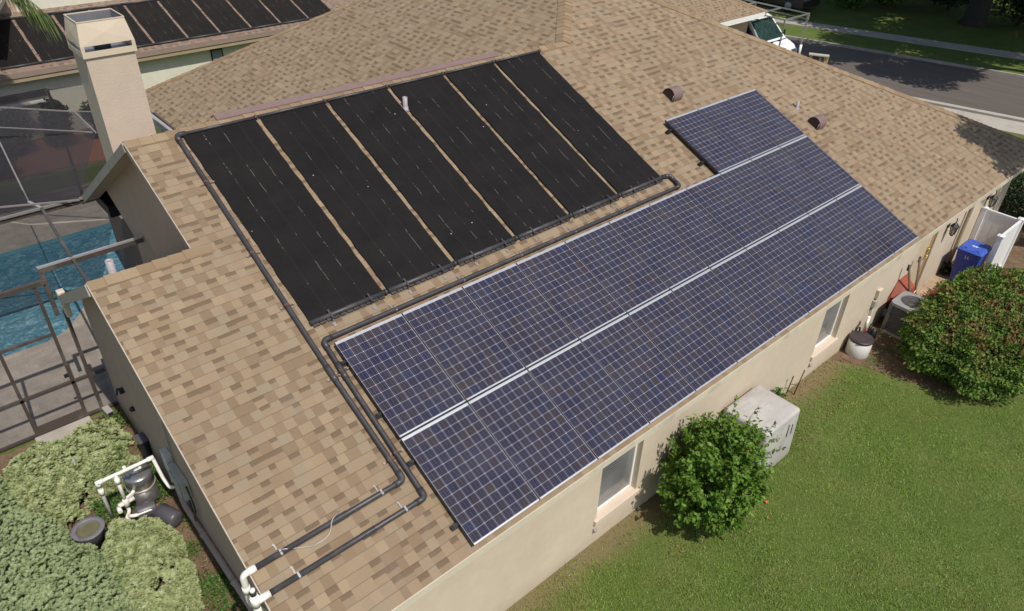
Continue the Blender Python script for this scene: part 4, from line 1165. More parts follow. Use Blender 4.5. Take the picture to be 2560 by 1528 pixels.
def hedge(label, P, h, n, size, m, seed, holes=(), rough=.10, dense=.55):
    """low clipped mass of leaf rosettes over a lumpy top, with gaps"""
    t = thing('hedge_shrub', (sum(p[0] for p in P) / len(P), sum(p[1] for p in P) / len(P), 0), label, 'shrub')
    x0, x1 = min(p[0] for p in P), max(p[0] for p in P); y0, y1 = min(p[1] for p in P), max(p[1] for p in P)
    x = x0 + (x1 - x0) * RNG.random(n); y = y0 + (y1 - y0) * RNG.random(n)
    k = inpoly(x, y, P)
    for hx, hy, hr, hs in holes: k &= np.hypot((x - hx) / hr, (y - hy) / hs) > 1 + .25 * lump(x, y, 9, 2)
    x, y = x[k], y[k]
    d = edge_dist(x, y, P)
    for hx, hy, hr, hs in holes: d = np.minimum(d, np.maximum(0, (np.hypot((x - hx) / hr, (y - hy) / hs) - 1)) * min(hr, hs))
    top = h * np.sqrt(np.clip(d / .32, 0.05, 1)) + rough * lump(x, y, 3.1, seed) * 1.0 + rough * .9 * lump(x, y, 9.0, seed + 3)
    dep = RNG.random(len(x)) ** 1.6
    z = np.maximum(.03, top * (1 - .55 * dep) )
    keep = RNG.random(len(x)) < np.clip(dense + 1.1 * (lump(x, y, 3.3, seed + 7)) + (1 - dep) * .45, .05, 1)
    if dense < .5: keep &= (lump(x * 1.0, y * 1.0, 6.5, seed + 11) + .35 * lump(x, y, 15, seed)) > -.42
    x, y, z = x[keep], y[keep], z[keep]
    n2 = len(x)
    D = np.stack([RNG.normal(0, .38, n2), RNG.normal(-.08, .38, n2), np.ones(n2)], 1)
    U = rdir(n2)
    V, F = scatter(np.stack([x, y, z], 1), D, U, size * (.7 + .6 * RNG.random(n2)), RV, RF)
    np_mesh('foliage', V, F, m, t)
    s = MB()
    for i in range(0, n2, max(1, n2 // 110)):
        s.tube([(t.location.x, t.location.y, .02), (x[i] + random.uniform(-.05, .05), y[i] + random.uniform(-.05, .05), .04), (x[i], y[i], z[i])], .006, 4, cap=False)
    s.build('branches', M['twig'], t)
    return t
hedge('variegated shrub strip between the screen cage and the white pipes', [(-3.95, 7.95), (-3.2, 8.1), (-2.5, 8.15), (-2.1, 7.95), (-2.06, 7.3), (-2.12, 6.45), (-2.45, 6.3), (-3.0, 6.3), (-3.5, 5.95), (-3.7, 6.0), (-4.0, 6.6)], .42, 17000, .052, M['pitto'], 1, holes=[(-2.13, 7.05, .10, .2)], rough=.15, dense=.34)
hedge('wide smooth clipped grey green hedge filling the lower left corner', [(-8.5, 1.2), (-3.35, 1.2), (-3.05, 3.2), (-3.1, 4.6), (-3.2, 5.2), (-3.48, 5.4), (-3.52, 6.2), (-3.9, 6.6), (-4.05, 8.05), (-8.5, 8.1)], .62, 62000, .038, M['pitto_fine'], 2, rough=.05, dense=.9)
hedge('rounded variegated shrub in front of the pool pump, near the left wall', [(-3.2, 3.1), (-2.75, 3.0), (-2.45, 3.25), (-2.28, 3.9), (-2.2, 4.75), (-2.4, 5.12), (-2.75, 5.36), (-3.2, 5.22), (-3.3, 4.3)], .56, 18000, .052, M['pitto'], 3, rough=.15, dense=.36)
# small weeds: one ground cover along the wall
M['weed'] = leafmat('weed_leaves', [(0.05, 0.12, 0.02), (0.09, 0.19, 0.03), (0.13, 0.24, 0.05)], .3, .5)
n = 9000
x = -1.95 - .42 * RNG.random(n) ** 1.1; y = .8 + 7.6 * RNG.random(n)
k = RNG.random(n) < np.clip(.28 + 1.1 * lump(x * .6, y, 2.2, 5), 0.02, 1)
x2 = np.concatenate([x[k], -3.05 + .55 * RNG.random(1600)]); y2 = np.concatenate([y[k], 5.75 + .75 * RNG.random(1600)])
P = np.stack([x2, y2, .02 + .08 * RNG.random(len(x2))], 1)
V, F = scatter(P, rdir(len(P)) + np.array([0, 0, .6]), rdir(len(P)) * .6 + np.array([0, 0, 1]), .045 * (.6 + .8 * RNG.random(len(P))))
tag(np_mesh('ground_cover', V, F, M['weed']), 'bright green weeds along the foot of the left wall', None, None, 'stuff')

# ------------------------------------------------------------------ the neighbour's house at the top left
nb = thing('neighbour_house', (4, 27, 0), 'cream house with brown roof and black roof mats behind the chimney', 'house')
NE, NZ, NP = 23.45, 2.28, 0.335          # eave y, eave height, pitch
nz = lambda y: NZ + NP * (y - NE)
b = MB()
ncp = math.cos(math.atan(NP))
b.poly([(-9, NE, NZ), (17, NE, NZ), (17, 27.6, nz(27.6)), (-9, 27.6, nz(27.6))], [(-9, 0), (17, 0), (17, 4.15 / ncp), (-9, 4.15 / ncp)])
nroof = b.build('roof', M['shingle_brown'], nb)
b = MB(); b.poly([(-9, 23.80, 0), (17, 23.80, 0), (17, 23.80, NZ - .1), (-9, 23.80, NZ - .1)]); b.build('wall', M['cream'], nb)
b = MB(); b.box(-9, 17, NE - .01, NE + .02, NZ - .16, NZ - .004); b.build('drip_fascia', simple('brown_fascia', (0.27, 0.20, 0.155), .7, var=.1), nb)
b = MB(); b.box(-9, 17, NE + .02, NE + .05, NZ - .30, NZ - .16).poly([(-9, NE + .05, NZ - .28), (17, NE + .05, NZ - .28), (17, 23.80, NZ - .28), (-9, 23.80, NZ - .28)]); b.build('soffit_board', M['tanfascia'], nb)
b = MB(); b.poly([(1.55, 26.68, 3.2), (17, 26.68, 3.2), (17, 26.68, 7), (1.55, 26.68, 7)]); b.poly([(1.55, 26.68, 3.2), (1.55, 26.68, 7), (1.55, 31, 7), (1.55, 31, 3.2)]); b.build('upper_wall', M['cream'], nb)
b = MB(); b.poly([(-9, 26.68, 3.2), (1.55, 26.68, 3.2), (1.55, 26.68, 5), (-9, 26.68, 5)]); b.build('recessed_wall', M['stucco_grey'], nb)
b = MB(); b.poly([(-9, 23.2, 4.05), (.30, 23.2, 4.05), (1.30, 26.3, 4.05), (1.3, 26.66, 4.2), (-9, 26.68, 4.9)], [(0, 0), (9, 0), (10, 3), (10, 4), (0, 4)]); b.build('gable_roof', M['shingle'], nb)
b = MB(); b.bar((.30, 23.2, 3.98), (1.32, 26.35, 3.98), .05, .14); b.build('gable_fascia', M['mossy'], nb)
wn_ = MB(); wn_.box(-3.2, 1.17, 23.76, 23.797, 1.32, 1.56); nwin = wn_.build('window', M['interior'], nb)
b = MB(); b.poly([(-3.1, 23.755, 1.35), (1.12, 23.755, 1.35), (1.12, 23.755, 1.53), (-3.1, 23.755, 1.53)]); b.build('pane', M['glassdark'], nwin)
b = MB(); b.lathe((-3.3, 23.70, 1.21), [(.07, 0), (.07, 4.55)], 12, ax=(1, 0, 0)); b.build('rolled_awning', M['white'], nwin)
wn2 = MB(); wn2.box(6.75, 7.2, 23.76, 23.797, 1.45, 1.88); w2 = wn2.build('window', M['darkmetal'], nb)
b = MB(); b.poly([(6.79, 23.755, 1.49), (7.16, 23.755, 1.49), (7.16, 23.755, 1.84), (6.79, 23.755, 1.84)]); b.build('pane', simple('grey_pane', (0.25, .27, .27), .2), w2)
NA = math.atan(NP)
def nrp(x, v, n=0): return Vector((x, NE, NZ)) + Vector((0, math.cos(NA), math.sin(NA))) * v + Vector((0, -math.sin(NA), math.cos(NA))) * n
NORD = ['first', 'second', 'third', 'fourth', 'fifth', 'sixth', 'seventh', 'eighth', 'ninth', 'tenth', 'eleventh']
for i in range(10):
    x = .12 + 1.2 * i
    where = 'left of the chimney cap' if i < 2 else 'behind the chimney cap' if i == 2 else 'right of the chimney cap'
    lab = f"black mat on the neighbour's roof {where}, {NORD[i]} from the left"
    r = thing('pool_heating_mat', nrp(x, .34, 0), lab, 'solar mat', "black mats on the neighbour's roof")
    r.rotation_euler = (NA, 0, 0)
    L = 2.62
    make_mat(r, 1.10, L, seg=10)
    for nm, v in (('top_header', L + .03), ('bottom_header', -.05)):
        h = MB(); h.tube([(-.03, v, .045), (1.16, v, .045)], .034, 8); h.build(nm, M['blackpipe'], r, local=True)
    k = MB(); k.box(1.11, 1.13, -.02, .07, .0, .02); k.box(1.15, 1.17, -.02, .07, 0, .02); k.box(1.06, 1.20, L + .02, L + .07, .02, .1); k.build('strap_plate', M['steel'], r, local=True)
# garden shrubs behind the cage
M['dkleaf'] = leafmat('dark_shrub_leaves', [(0.018, 0.036, 0.012), (0.035, 0.062, 0.02), (0.055, 0.09, 0.03)], .2, .5)
def shrub(name, label, c, r, n, size, m, group=None, cat='shrub', up=.35, shell=.45):
    t = thing(name, (c[0], c[1], 0), label, cat, group)
    cs = []; rs = []; ct = []
    for k in range(9):
        a = random.random() * 6.28; q = random.random() ** .6
        cs.append((c[0] + math.cos(a) * q * r[0] * .6, c[1] + math.sin(a) * q * r[1] * .6, c[2] + random.uniform(-.35, .5) * r[2])); 
        f = random.uniform(.42, .62); rs.append((r[0] * f, r[1] * f, r[2] * f)); ct.append(n // 9)
    V, F = leaf_cloud(cs, rs, ct, size, up, shell, minz=.03)
    np_mesh('foliage', V, F, m, t)
    s = MB()
    for k in range(9): s.tube([(c[0] + random.uniform(-.1, .1), c[1] + random.uniform(-.1, .1), 0), ((c[0] + cs[k][0]) / 2, (c[1] + cs[k][1]) / 2, cs[k][2] * .6), cs[k]], [.03, .02, .008], 6)
    s.build('branches', M['twig'], t)
    return t
for i, (x, y, r, lab) in enumerate(((-1.2, 21.3, .95, 'darkest round shrub near the lawn edge behind the pool cage screen'), (.9, 22.7, .7, 'dark shrub behind the red mulch close to the chimney'), (-3.6, 21.6, 1.2, 'dark shrub at the left edge behind the pool cage screen'), (-.5, 22.8, .75, 'dark shrub against the cream wall behind the red mulch'), (2.2, 22.5, .7, 'dark shrub beyond the mulch hidden partly by the chimney'))):
    shrub('garden_shrub', lab, (x, y, .75), (r, r, .8), 3200, .11, M['dkleaf'], None)
# palm fronds hanging into the top left corner
pt = thing('palm_tree', (-2.6, 21.3, 0), 'palm with drooping green fronds hanging in at the top left corner', 'palm tree')
b = MB(); b.tube([(-2.6, 21.3, 0), (-2.4, 21.2, 3.5), (-1.9, 20.9, 7.2)], [.2, .15, .13], 12); b.build('trunk', M['twig'], pt)
M['palm'] = leafmat('palm_leaf', [(0.06, 0.10, 0.02), (0.10, 0.16, 0.035), (0.16, 0.20, 0.06)], .3, .45)
top = Vector((-1.9, 20.9, 7.2))
VV = []; FF = []; nb_ = 0
fr = [(a, 1.0, random.uniform(.4, 1.0)) for a in np.linspace(0, 6.0, 9)]
def frond(path):
    global nb_
    for i in range(len(path) - 1):
        d = (path[i + 1] - path[i])
        for k in range(9):
            p = path[i] + d * (k / 9.0); s = d.cross(Vector((0, 0, 1))).normalized()
            for sg in (-1, 1):
                dirv = (s * sg * .7 + d.normalized() * .6 + Vector((0, 0, -.55)) + Vector((random.uniform(-.15, .15), random.uniform(-.15, .15), 0))).normalized()
                L = .72 * random.uniform(.7, 1.1); wv = d.normalized() * .022
                q = p + dirv * L * .5 + Vector((0, 0, -.03)); e = p + dirv * L * .85 + Vector((0, 0, -.25 * L))
                VV.extend([p - wv, p + wv, q + wv, q - wv, e, e]); FF.append((nb_, nb_ + 1, nb_ + 2, nb_ + 3)); FF.append((nb_ + 3, nb_ + 2, nb_ + 4, nb_ + 5)); nb_ += 6
for a, l, dr_ in fr:
    d = Vector((math.cos(a), math.sin(a), 0))
    frond([top + d * (1.9 * s) + Vector((0, 0, .8 * s - 2.2 * dr_ * s * s)) for s in np.linspace(0, 1, 9)])
for off in ((0, 0), (.22, .15), (-.12, .1), (.1, -.1)):
    tgt = Vector((1.08 + off[0], 20.2 + off[1], 4.45))
    frond([top + (tgt - top) * s + Vector((0, 0, .75 * math.sin(math.pi * min(1, s * 1.05)))) for s in np.linspace(0, 1, 9)])
np_mesh('fronds', [tuple(v) for v in VV], FF, M['palm'], pt)
# ------------------------------------------------------------------ right side yard
# red wheelbarrow standing on its nose against the wall
wb = thing('wheelbarrow', (13.45, .25, 0), 'rusty red wheelbarrow tipped up against the wall with its handles in the air', 'wheelbarrow')
M['handlewood'] = simple('weathered_handle_wood', (0.13, 0.09, 0.06), .8, var=.2)
red = simple('red_paint', (0.30, 0.065, 0.035), .5, var=.18, scale=4, dirt=(0.20, 0.07, 0.04))
b = MB()
# tray: an open basin seen from below; back face towards the camera, rim against the wall
rim = [(13.05, .40, .12), (13.72, .40, .12), (13.86, .40, .62), (13.62, .40, .96), (13.20, .40, .96), (12.95, .40, .62)]
bot = [(13.22, .12, .26), (13.60, .12, .26), (13.68, .08, .58), (13.56, .14, .78), (13.26, .14, .78), (13.14, .08, .58)]
for i in range(6):
    j = (i + 1) % 6
    b.poly([rim[i], rim[j], bot[j], bot[i]])
b.poly(bot[::-1])
for i in range(6): b.tube([rim[i], rim[(i + 1) % 6]], .012, 6)
b.build('tray', red, wb)
for x0, x1, nm in ((13.30, 13.16, 0), (13.56, 13.72, 0)):
    b = MB(); b.tube([(x0 - (.06 if x0 < 13.4 else -.06), -.02, .05), (x0, .07, .55), (x1, .30, 1.42)], .026, 8); b.build('handle', M['handlewood'], wb)
    b = MB(); b.tube([(x1, .30, 1.30), (x1, .30, 1.44)], .027, 8); b.build('grip', M['darkmetal'], wb)
b = MB()
for x in (13.28, 13.58): b.tube([(x, .06, .60), (x, -.22, .50), (x, -.10, .22)], .013, 6)
b.tube([(13.28, -.22, .50), (13.58, -.22, .50)], .013, 6); b.build('leg', M['rust'], wb)
b = MB(); b.lathe((13.40, .02, .18), [(.06, 0), (.16, .01), (.18, .04), (.16, .07), (.06, .08)], 20, ax=(1, 0, 0)); b.build('wheel', M['darkmetal'], wb)
b = MB(); b.obox((13.47, .075, .70), (1, 0, .25), (0, 1, .3), (-.25, 0, 1), .055, .004, .022); b.build('sticker', M['white'], wb)
wb.location.x -= .42
# air conditioner
ac = thing('air_conditioner', (12.42, -.15, 0), 'grey air conditioner condenser beside the brown topped bush', 'air conditioner')
acm = simple('ac_grey_paint', (0.27, 0.27, 0.27), .5, var=.06, scale=5)
acd = simple('ac_coil', (0.115, 0.105, 0.10), .6, var=.2, scale=30)
b = MB(); b.box(12.08, 12.76, -.48, .18, .06, .74); b.build('coil', acd, ac)
b = MB()
for (x, y) in ((12.06, -.50), (12.70, -.50), (12.06, .12), (12.70, .12)): b.box(x, x + .08, y, y + .08, .02, .74)
for k in range(11): b.box(12.065, 12.775, -.495, .195, .11 + k * .057, .117 + k * .057)
b.build('louver', simple('ac_louver', (0.16, 0.15, 0.145), .55), ac)
b = MB(); n = 32; cx, cy, rr = 12.42, -.15, .27
sq = []
for i in range(n):
    a = 2 * math.pi * (i + .5) / n; c, s = math.cos(a), math.sin(a)
    q = 1 / (abs(c) ** 8 + abs(s) ** 8) ** (1 / 8); sq.append((cx + c * q * .375, cy + s * q * .36))
ci = [(cx + rr * math.cos(2 * math.pi * (i + .5) / n), cy + rr * math.sin(2 * math.pi * (i + .5) / n)) for i in range(n)]
for i in range(n):
    j = (i + 1) % n
    b.poly([(*sq[i], .80), (*sq[j], .80), (*ci[j], .815), (*ci[i], .815)])
    b.poly([(*sq[i], .73), (*sq[j], .73), (*sq[j], .80), (*sq[i], .80)])
    b.poly([(*ci[i], .815), (*ci[j], .815), (cx + (ci[j][0] - cx) * .97, cy + (ci[j][1] - cy) * .97, .60), (cx + (ci[i][0] - cx) * .97, cy + (ci[i][1] - cy) * .97, .60)])
b.build('top_cover', acm, ac)
b = MB()
for k in range(34):
    a = 2 * math.pi * k / 34; b.tube([(cx + .26 * math.cos(a), cy + .26 * math.sin(a), .812), (cx + .06 * math.cos(a), cy + .06 * math.sin(a), .80)], .0035, 4)
for r in (.10, .18, .24): b.tube([(cx + r * math.cos(2 * math.pi * i / 24), cy + r * math.sin(2 * math.pi * i / 24), .808) for i in range(25)], .0035, 4)
b.build('fan_guard', simple('guard_wire', (0.10, .10, .10), .5), ac)
b = MB(); b.lathe((cx, cy, .60), [(.07, 0), (.07, .12), (.0001, .13)], 14)
for k in range(4):
    a = k * math.pi / 2 + .4; b.obox((cx + .15 * math.cos(a), cy + .15 * math.sin(a), .64), (math.cos(a), math.sin(a), 0), (-math.sin(a), math.cos(a), .4), (0, -.4, 1), .10, .06, .004)
b.build('fan', simple('fan_grey', (.16, .16, .16), .5), ac)
b = MB(); b.box(12.05, 12.79, -.51, .21, 0, .06); b.build('pad', M['concrete'], ac)
# softener tank
st = thing('brine_tank', (10.84, .13, 0), 'white round tank with a black lid at the foot of the wall', 'water tank')
b = MB(); b.lathe((10.84, .13, 0), [(.235, 0), (.245, .02), (.24, .39)], 32); b.build('tank', simple('offwhite_plastic', (0.56, 0.54, 0.51), .45, var=.06, scale=4, dirt=(.40, .36, .31)), st)
b = MB(); b.lathe((10.84, .13, .385), [(.252, 0), (.255, .03), (.245, .045), (.20, .05), (.10, .056), (.0001, .056)], 32); b.build('lid', simple('black_lid', (0.045, 0.035, 0.038), .45, var=.3, scale=5), st)
vl = thing('water_valve', (11.2, .3, 0), 'white and red plumbing valve cluster on a post behind the round tank', 'plumbing valve')
b = MB(); b.tube(bend([(11.25, .26, 0), (11.25, .26, .62), (11.12, .22, .66), (11.12, .2, .45)], .04), .026, 10); b.tube([(11.25, .26, .60), (11.25, .26, .72)], .034, 10); b.tube([(11.18, .24, .64), (11.34, .28, .64)], .034, 10); b.build('pipe', M['pvc'], vl)
b = MB(); b.tube([(11.12, .2, .48), (11.12, .18, .42)], .03, 8); b.build('red_handle', simple('red_plastic', (0.42, 0.04, 0.04), .4), vl)
b = MB(); b.tube(bend([(10.98, .34, 0), (10.98, .34, .5), (11.06, .3, .5), (11.06, .3, 0)], .04), .018, 8); b.tube(bend([(11.32, .2, 0), (11.34, .2, .42), (11.46, .22, .46), (11.5, .25, .1)], .05), .03, 8); b.lathe((11.42, .12, .02), [(.07, 0), (.075, .3), (.04, .36), (.0001, .38)], 14); b.build('dark_fitting', M['darkmetal'], vl)
# wall boxes
wx = thing('disconnect_box', (11.7, .38, 1.0), 'small square utility box with a conduit drop on the sunlit wall', 'utility box')
b = MB(); b.box(11.62, 11.80, .345, .418, .96, 1.18); b.build('box', M['stucco'], wx, bevel=.006)
b = MB(); b.box(11.58, 11.72, .34, .418, .74, .92); b.build('lower_box', M['greybox'], wx, bevel=.006)
b = MB(); b.tube([(11.66, .38, .74), (11.66, .38, .05)], .02, 8); b.build('conduit', M['greybox'], wx)
gf = thing('outlet_box', (12.6, .38, .2), 'small cream outlet box low on the wall beside the condenser', 'utility box')
b = MB(); b.box(12.52, 12.70, .35, .418, .10, .26); b.build('box', M['fascia'], gf, bevel=.006)
b = MB(); b.tube(bend([(12.60, .38, .26), (12.62, .36, .42), (12.72, .30, .40), (12.74, .15, .3)], .05), .014, 7); b.build('whip', M['darkmetal'], gf)
for x, lab in ((2.76, 'small grey hose bib under the left end of the big front window sill'), (9.22, 'small grey spigot under the left end of the farther window sill')):
    t = thing('spigot', (x, .40, .30), lab, 'spigot')
    b = MB(); b.lathe((x, .418, .335 if x < 5 else .34), [(.03, 0), (.03, .04), (.015, .05)], 10, ax=(0, -1, 0)); b.box(x - .03, x + .03, .39, .418, .29, .38); b.build('body', M['lead'], t)
# two lanterns
def lantern(x, lab):
    t = thing('wall_lantern', (x, .41, 1.7), lab, 'wall lantern', 'black lanterns on the front wall')
    y = .27
    b = MB(); b.box(x - .05, x + .05, .39, .419, 1.62, 1.86); b.tube(bend([(x, .40, 1.78), (x, .32, 1.93), (x, y, 1.90), (x, y, 1.80)], .06), .012, 7); b.build('arm', M['darkmetal'], t)
    b = MB(); b.lathe((x, y, 1.70), [(.10, 0), (.105, .015), (.05, .08), (.015, .11), (.0001, .12)], 6, sm=False); b.build('lamp_cap', M['darkmetal'], t)
    b = MB()
    for k in range(6):
        a = math.pi * k / 3; b.tube([(x + .088 * math.cos(a), y + .088 * math.sin(a), 1.70), (x + .055 * math.cos(a), y + .055 * math.sin(a), 1.50)], .007, 5)
    b.lathe((x, y, 1.44), [(.0001, 0), (.03, .02), (.058, .06), (.05, .065)], 6, sm=False); b.build('cage', M['darkmetal'], t)
    b = MB(); b.lathe((x, y, 1.505), [(.048, 0), (.078, .19)], 6, sm=False); b.build('glass', simple('amber_glass', (0.42, 0.37, 0.30), .2), t)
lantern(14.86, 'black lantern between the cream door and the white vinyl fence')
lantern(17.25, 'black lantern on the shaded wall just beyond the white vinyl fence')
# vinyl fence
fe = thing('vinyl_fence', (17.2, -.5, 0), 'white vinyl fence corner hiding the blue bin', 'fence')
FH = 1.42
for (x, y) in ((17.18, .35), (17.22, -.50), (15.86, -.51)):
    b = MB(); b.box(x - .06, x + .06, y - .06, y + .06, 0, FH); p_ = b.build('post', M['vinyl'], fe, bevel=.004)
    b = MB(); b.box(x - .078, x + .078, y - .078, y + .078, FH + .001, FH + .03); b.lathe((x, y, FH + .03), [(.095, 0), (.0001, .035)], 4, sm=False); b.build('cap', M['vinyl'], p_)
b = MB(); b.box(17.17, 17.19, -.44, .29, .06, FH - .05).box(17.155, 17.215, -.44, .29, FH - .05, FH + .0).box(17.155, 17.215, -.44, .29, .03, .12)
for k in range(4): b.box(17.166, 17.168, -.44 + .17 * k + .1, -.432 + .17 * k + .1, .12, FH - .05)
b.build('panel', M['vinyl'], fe)
b = MB(); b.box(15.92, 17.16, -.515, -.495, .06, FH - .05).box(15.92, 17.16, -.535, -.475, FH - .05, FH).box(15.92, 17.16, -.535, -.475, .03, .12)
b.build('panel', M['vinyl'], fe)
# blue recycling bin
bn = thing('recycling_bin', (15.78, -.12, 0), 'blue wheeled recycling bin half in sun inside the white fence', 'bin')
blue = simple('blue_plastic', (0.035, 0.065, 0.36), .42, var=.08, scale=4)
bx0, bx1, by0, by1 = 15.45, 16.05, -.38, .16
b = MB()
lo_ = [(bx0 + .07, by0 + .06, .05), (bx1 - .05, by0 + .06, .05), (bx1 - .05, by1 - .06, .05), (bx0 + .07, by1 - .06, .05)]
hi_ = [(bx0, by0, .90), (bx1, by0, .90), (bx1, by1, .90), (bx0, by1, .90)]
for i in range(4): b.poly([lo_[i], lo_[(i + 1) % 4], hi_[(i + 1) % 4], hi_[i]])
b.poly(lo_[::-1]); b.box(bx0 - .015, bx1 + .015, by0 - .015, by1 + .015, .90, .945)
b.box(bx0 + .015, bx0 + .045, by0 + .14, by1 - .14, .34, .66)
b.build('body', blue, bn, bevel=.012)
b = MB()
b.poly([(bx0 - .03, by0 - .02, .955), (bx1 + .03, by0 - .02, .955), (bx1, by0 + .03, 1.02), (bx0 + .01, by0 + .03, 1.0)])
b.poly([(bx0 - .03, by1 + .02, .955), (bx0 + .01, by1 - .03, 1.0), (bx1, by1 - .03, 1.02), (bx1 + .03, by1 + .02, .955)])
b.poly([(bx0 - .03, by0 - .02, .955), (bx0 + .01, by0 + .03, 1.0), (bx0 + .01, by1 - .03, 1.0), (bx0 - .03, by1 + .02, .955)])
b.poly([(bx1 + .03, by0 - .02, .955), (bx1 + .03, by1 + .02, .955), (bx1, by1 - .03, 1.02), (bx1, by0 + .03, 1.02)])
b.poly([(bx0 + .01, by0 + .03, 1.0), (bx1, by0 + .03, 1.02), (bx1, by1 - .03, 1.02), (bx0 + .01, by1 - .03, 1.0)])
b.build('lid', simple('blue_lid', (0.05, 0.105, 0.46), .4, var=.06, scale=4), bn, bevel=.008)
for y in (-.24, .04):
    b = MB(); b.tube([(bx0 + .02 + .05 * math.cos(a), y + .05 * math.sin(a), 1.012) for a in np.linspace(-1.2, 1.9, 9)], .010, 6); b.build('lid_grip', blue, bn)
b = MB(); b.obox((15.74, -.11, 1.0135), (1, 0, .033), (0, 1, 0), (-.033, 0, 1), .012, .075, .0015)
for y in (-.15, -.11, -.07): b.obox((15.70, y, 1.0125), (1, 0, .033), (0, 1, 0), (-.033, 0, 1), .014, .012, .0015)
b.build('lid_label', M['white'], bn)
b = MB()
for y in (-.06, -.12): b.box(bx0 - .001, bx0 + .002, y - .006, y + .006, .76, .84).box(bx0 - .001, bx0 + .002, y - .03, y - .006, .76, .772)
b.build('white_mark', M['white'], bn)
for y in (by0 + .03, by1 - .03):
    b = MB(); b.lathe((bx1 - .03, y, .11), [(.11, -.025), (.11, .025)], 18, ax=(0, 1, 0)); b.build('wheel', M['darkmetal'], bn)
# red ball-like lid
rb = thing('red_bucket', (14.2, -.16, 0), 'faded red round plastic tub partly hidden behind the brown topped bush', 'tub')
pk = simple('faded_red_plastic', (0.40, 0.075, 0.075), .45, var=.12)
b = MB(); b.lathe((14.2, -.16, 0), [(.17, 0), (.21, .24), (.225, .25), (.215, .27), (.10, .30), (.0001, .305)], 26); b.build('tub', pk, rb)
b = MB(); b.tube([(14.2 + .22 * math.cos(a), -.16, .22 + .16 * math.sin(a)) for a in np.linspace(0, math.pi, 9)], .006, 5); b.build('handle', M['steel'], rb)
# paving stone, plant by the wall corner
ps = MB(); ps.obox((13.95, .08, .045), (1, .4, 0), (-.4, 1, 0), (0, 0, 1), .2, .15, .022)
tag(ps.build('paving_stone', M['concrete'], None, bevel=.008), 'loose pale paving stone lying beside the wheelbarrow', 'paving stone')
shrub('potted_plant', 'small dark plant at the wall corner beside the blue bin', (15.75, .30, .22), (.16, .12, .24), 260, .07, M['dkleaf'], None, 'plant')
pb = thing('planter_box', (18.75, .0, 0), 'tan wooden planter box at the far corner of the front wall', 'planter')
b = MB()
for (x0, x1, y0, y1) in ((18.5, 19.25, -.28, -.24), (18.5, 19.25, .22, .26), (18.5, 18.54, -.24, .22), (19.21, 19.25, -.24, .22)): b.box(x0, x1, y0, y1, 0, .3)
b.build('frame', M['wood'], pb)
b = MB(); b.poly([(18.54, -.24, .25), (19.21, -.24, .25), (19.21, .22, .25), (18.54, .22, .25)]); b.build('soil', M['soil'], pb)
# white well cover
wc = thing('equipment_cover', (6.42, -.08, 0), 'weathered white fibreglass equipment cover standing against the sunlit wall', 'equipment cover')
def coverm():
    t = NT('weathered_fibreglass'); p = t.pos()
    c = t.ramp(t.noise(p, 2.2, 6, .65), [(0.3, (0.37, 0.35, 0.33)), (0.7, (0.50, 0.475, 0.45))])
    z = t.sep(p)[2]
    q = t.n('ShaderNodeMapping'); t.l(p, q.inputs['Vector']); q.inputs['Scale'].default_value = (1.2, 5.0, 1)
    m_ = t.math('MULTIPLY', t.ramp(t.noise(q.outputs[0], 1.6, 6, .7), [(.5, 0.0), (.68, 1.0)]), t.math('GREATER_THAN', z, 1.0))
    c = t.mix(t.math('MULTIPLY', m_, .65), c, (0.30, 0.275, 0.25))
    gz = t.ramp(z, [(0.0, 1.0), (0.35, 0.0)])
    c = t.mix(t.math('MULTIPLY', gz, .5), c, (0.38, 0.34, 0.27))
    t.base(c, .7, .3); t.bump(t.noise(p, 25, 4, .7), .2, .006); return t.m
b = MB()
def taper(b, x0, x1, y0, y1, z0, z1, ins):
    lo = [(x0, y0, z0), (x1, y0, z0), (x1, y1, z0), (x0, y1, z0)]; hi = [(x0 + ins, y0 + ins, z1), (x1 - ins, y0 + ins, z1), (x1 - ins, y1 - ins, z1), (x0 + ins, y1 - ins, z1)]
    for i in range(4): b.poly([lo[i], lo[(i + 1) % 4], hi[(i + 1) % 4], hi[i]])
    b.poly(hi); b.poly(lo[::-1])
taper(b, 5.86, 6.99, -.57, .38, 0, 1.13, .03)
cov = b.build('cover', coverm(), wc)
import bmesh
def weld_bevel(o, w, seg):
    bm = bmesh.new(); bm.from_mesh(o.data); bmesh.ops.remove_doubles(bm, verts=bm.verts, dist=1e-4); bmesh.ops.recalc_face_normals(bm, faces=bm.faces)
    bmesh.ops.bevel(bm, geom=[e for e in bm.edges], offset=w, segments=seg, affect='EDGES', profile=.5)
    bm.to_mesh(o.data); bm.free()
    for p in o.data.polygons: p.use_smooth = True
weld_bevel(cov, .06, 4)
b = MB()
for k in range(2): b.obox((6.62 + .14 * k, -.556 , .80 - .04 * k), (0, .03, 1), (1, 0, 0), (0, 1, -.03), .14 - .03 * k, .008, .004)
b.build('vent_slot', M['ventdark'], wc)
# stakes with spigot heads
for x, y, h, dx, lab in ((8.53, .27, .62, .05, 'thicker rusty stake leaning by the wall right of the white cover'), (8.36, .36, .52, .0, 'thin rusty stake close to the wall right of the white cover')):
    b = MB(); b.tube([(x, y, 0), (x + dx, y - .04, h)], .012, 7); b.obox((x + dx, y - .04, h), (1, .3, 0), (0, 1, 0), (0, 0, 1), .03, .012, .012)
    if h > .6: b.tube([(x - .02, y, .3), (x - .15, y + .05, .32)], .007, 6)
    tag(b.build('garden_stake', M['rust']), lab, 'stake')

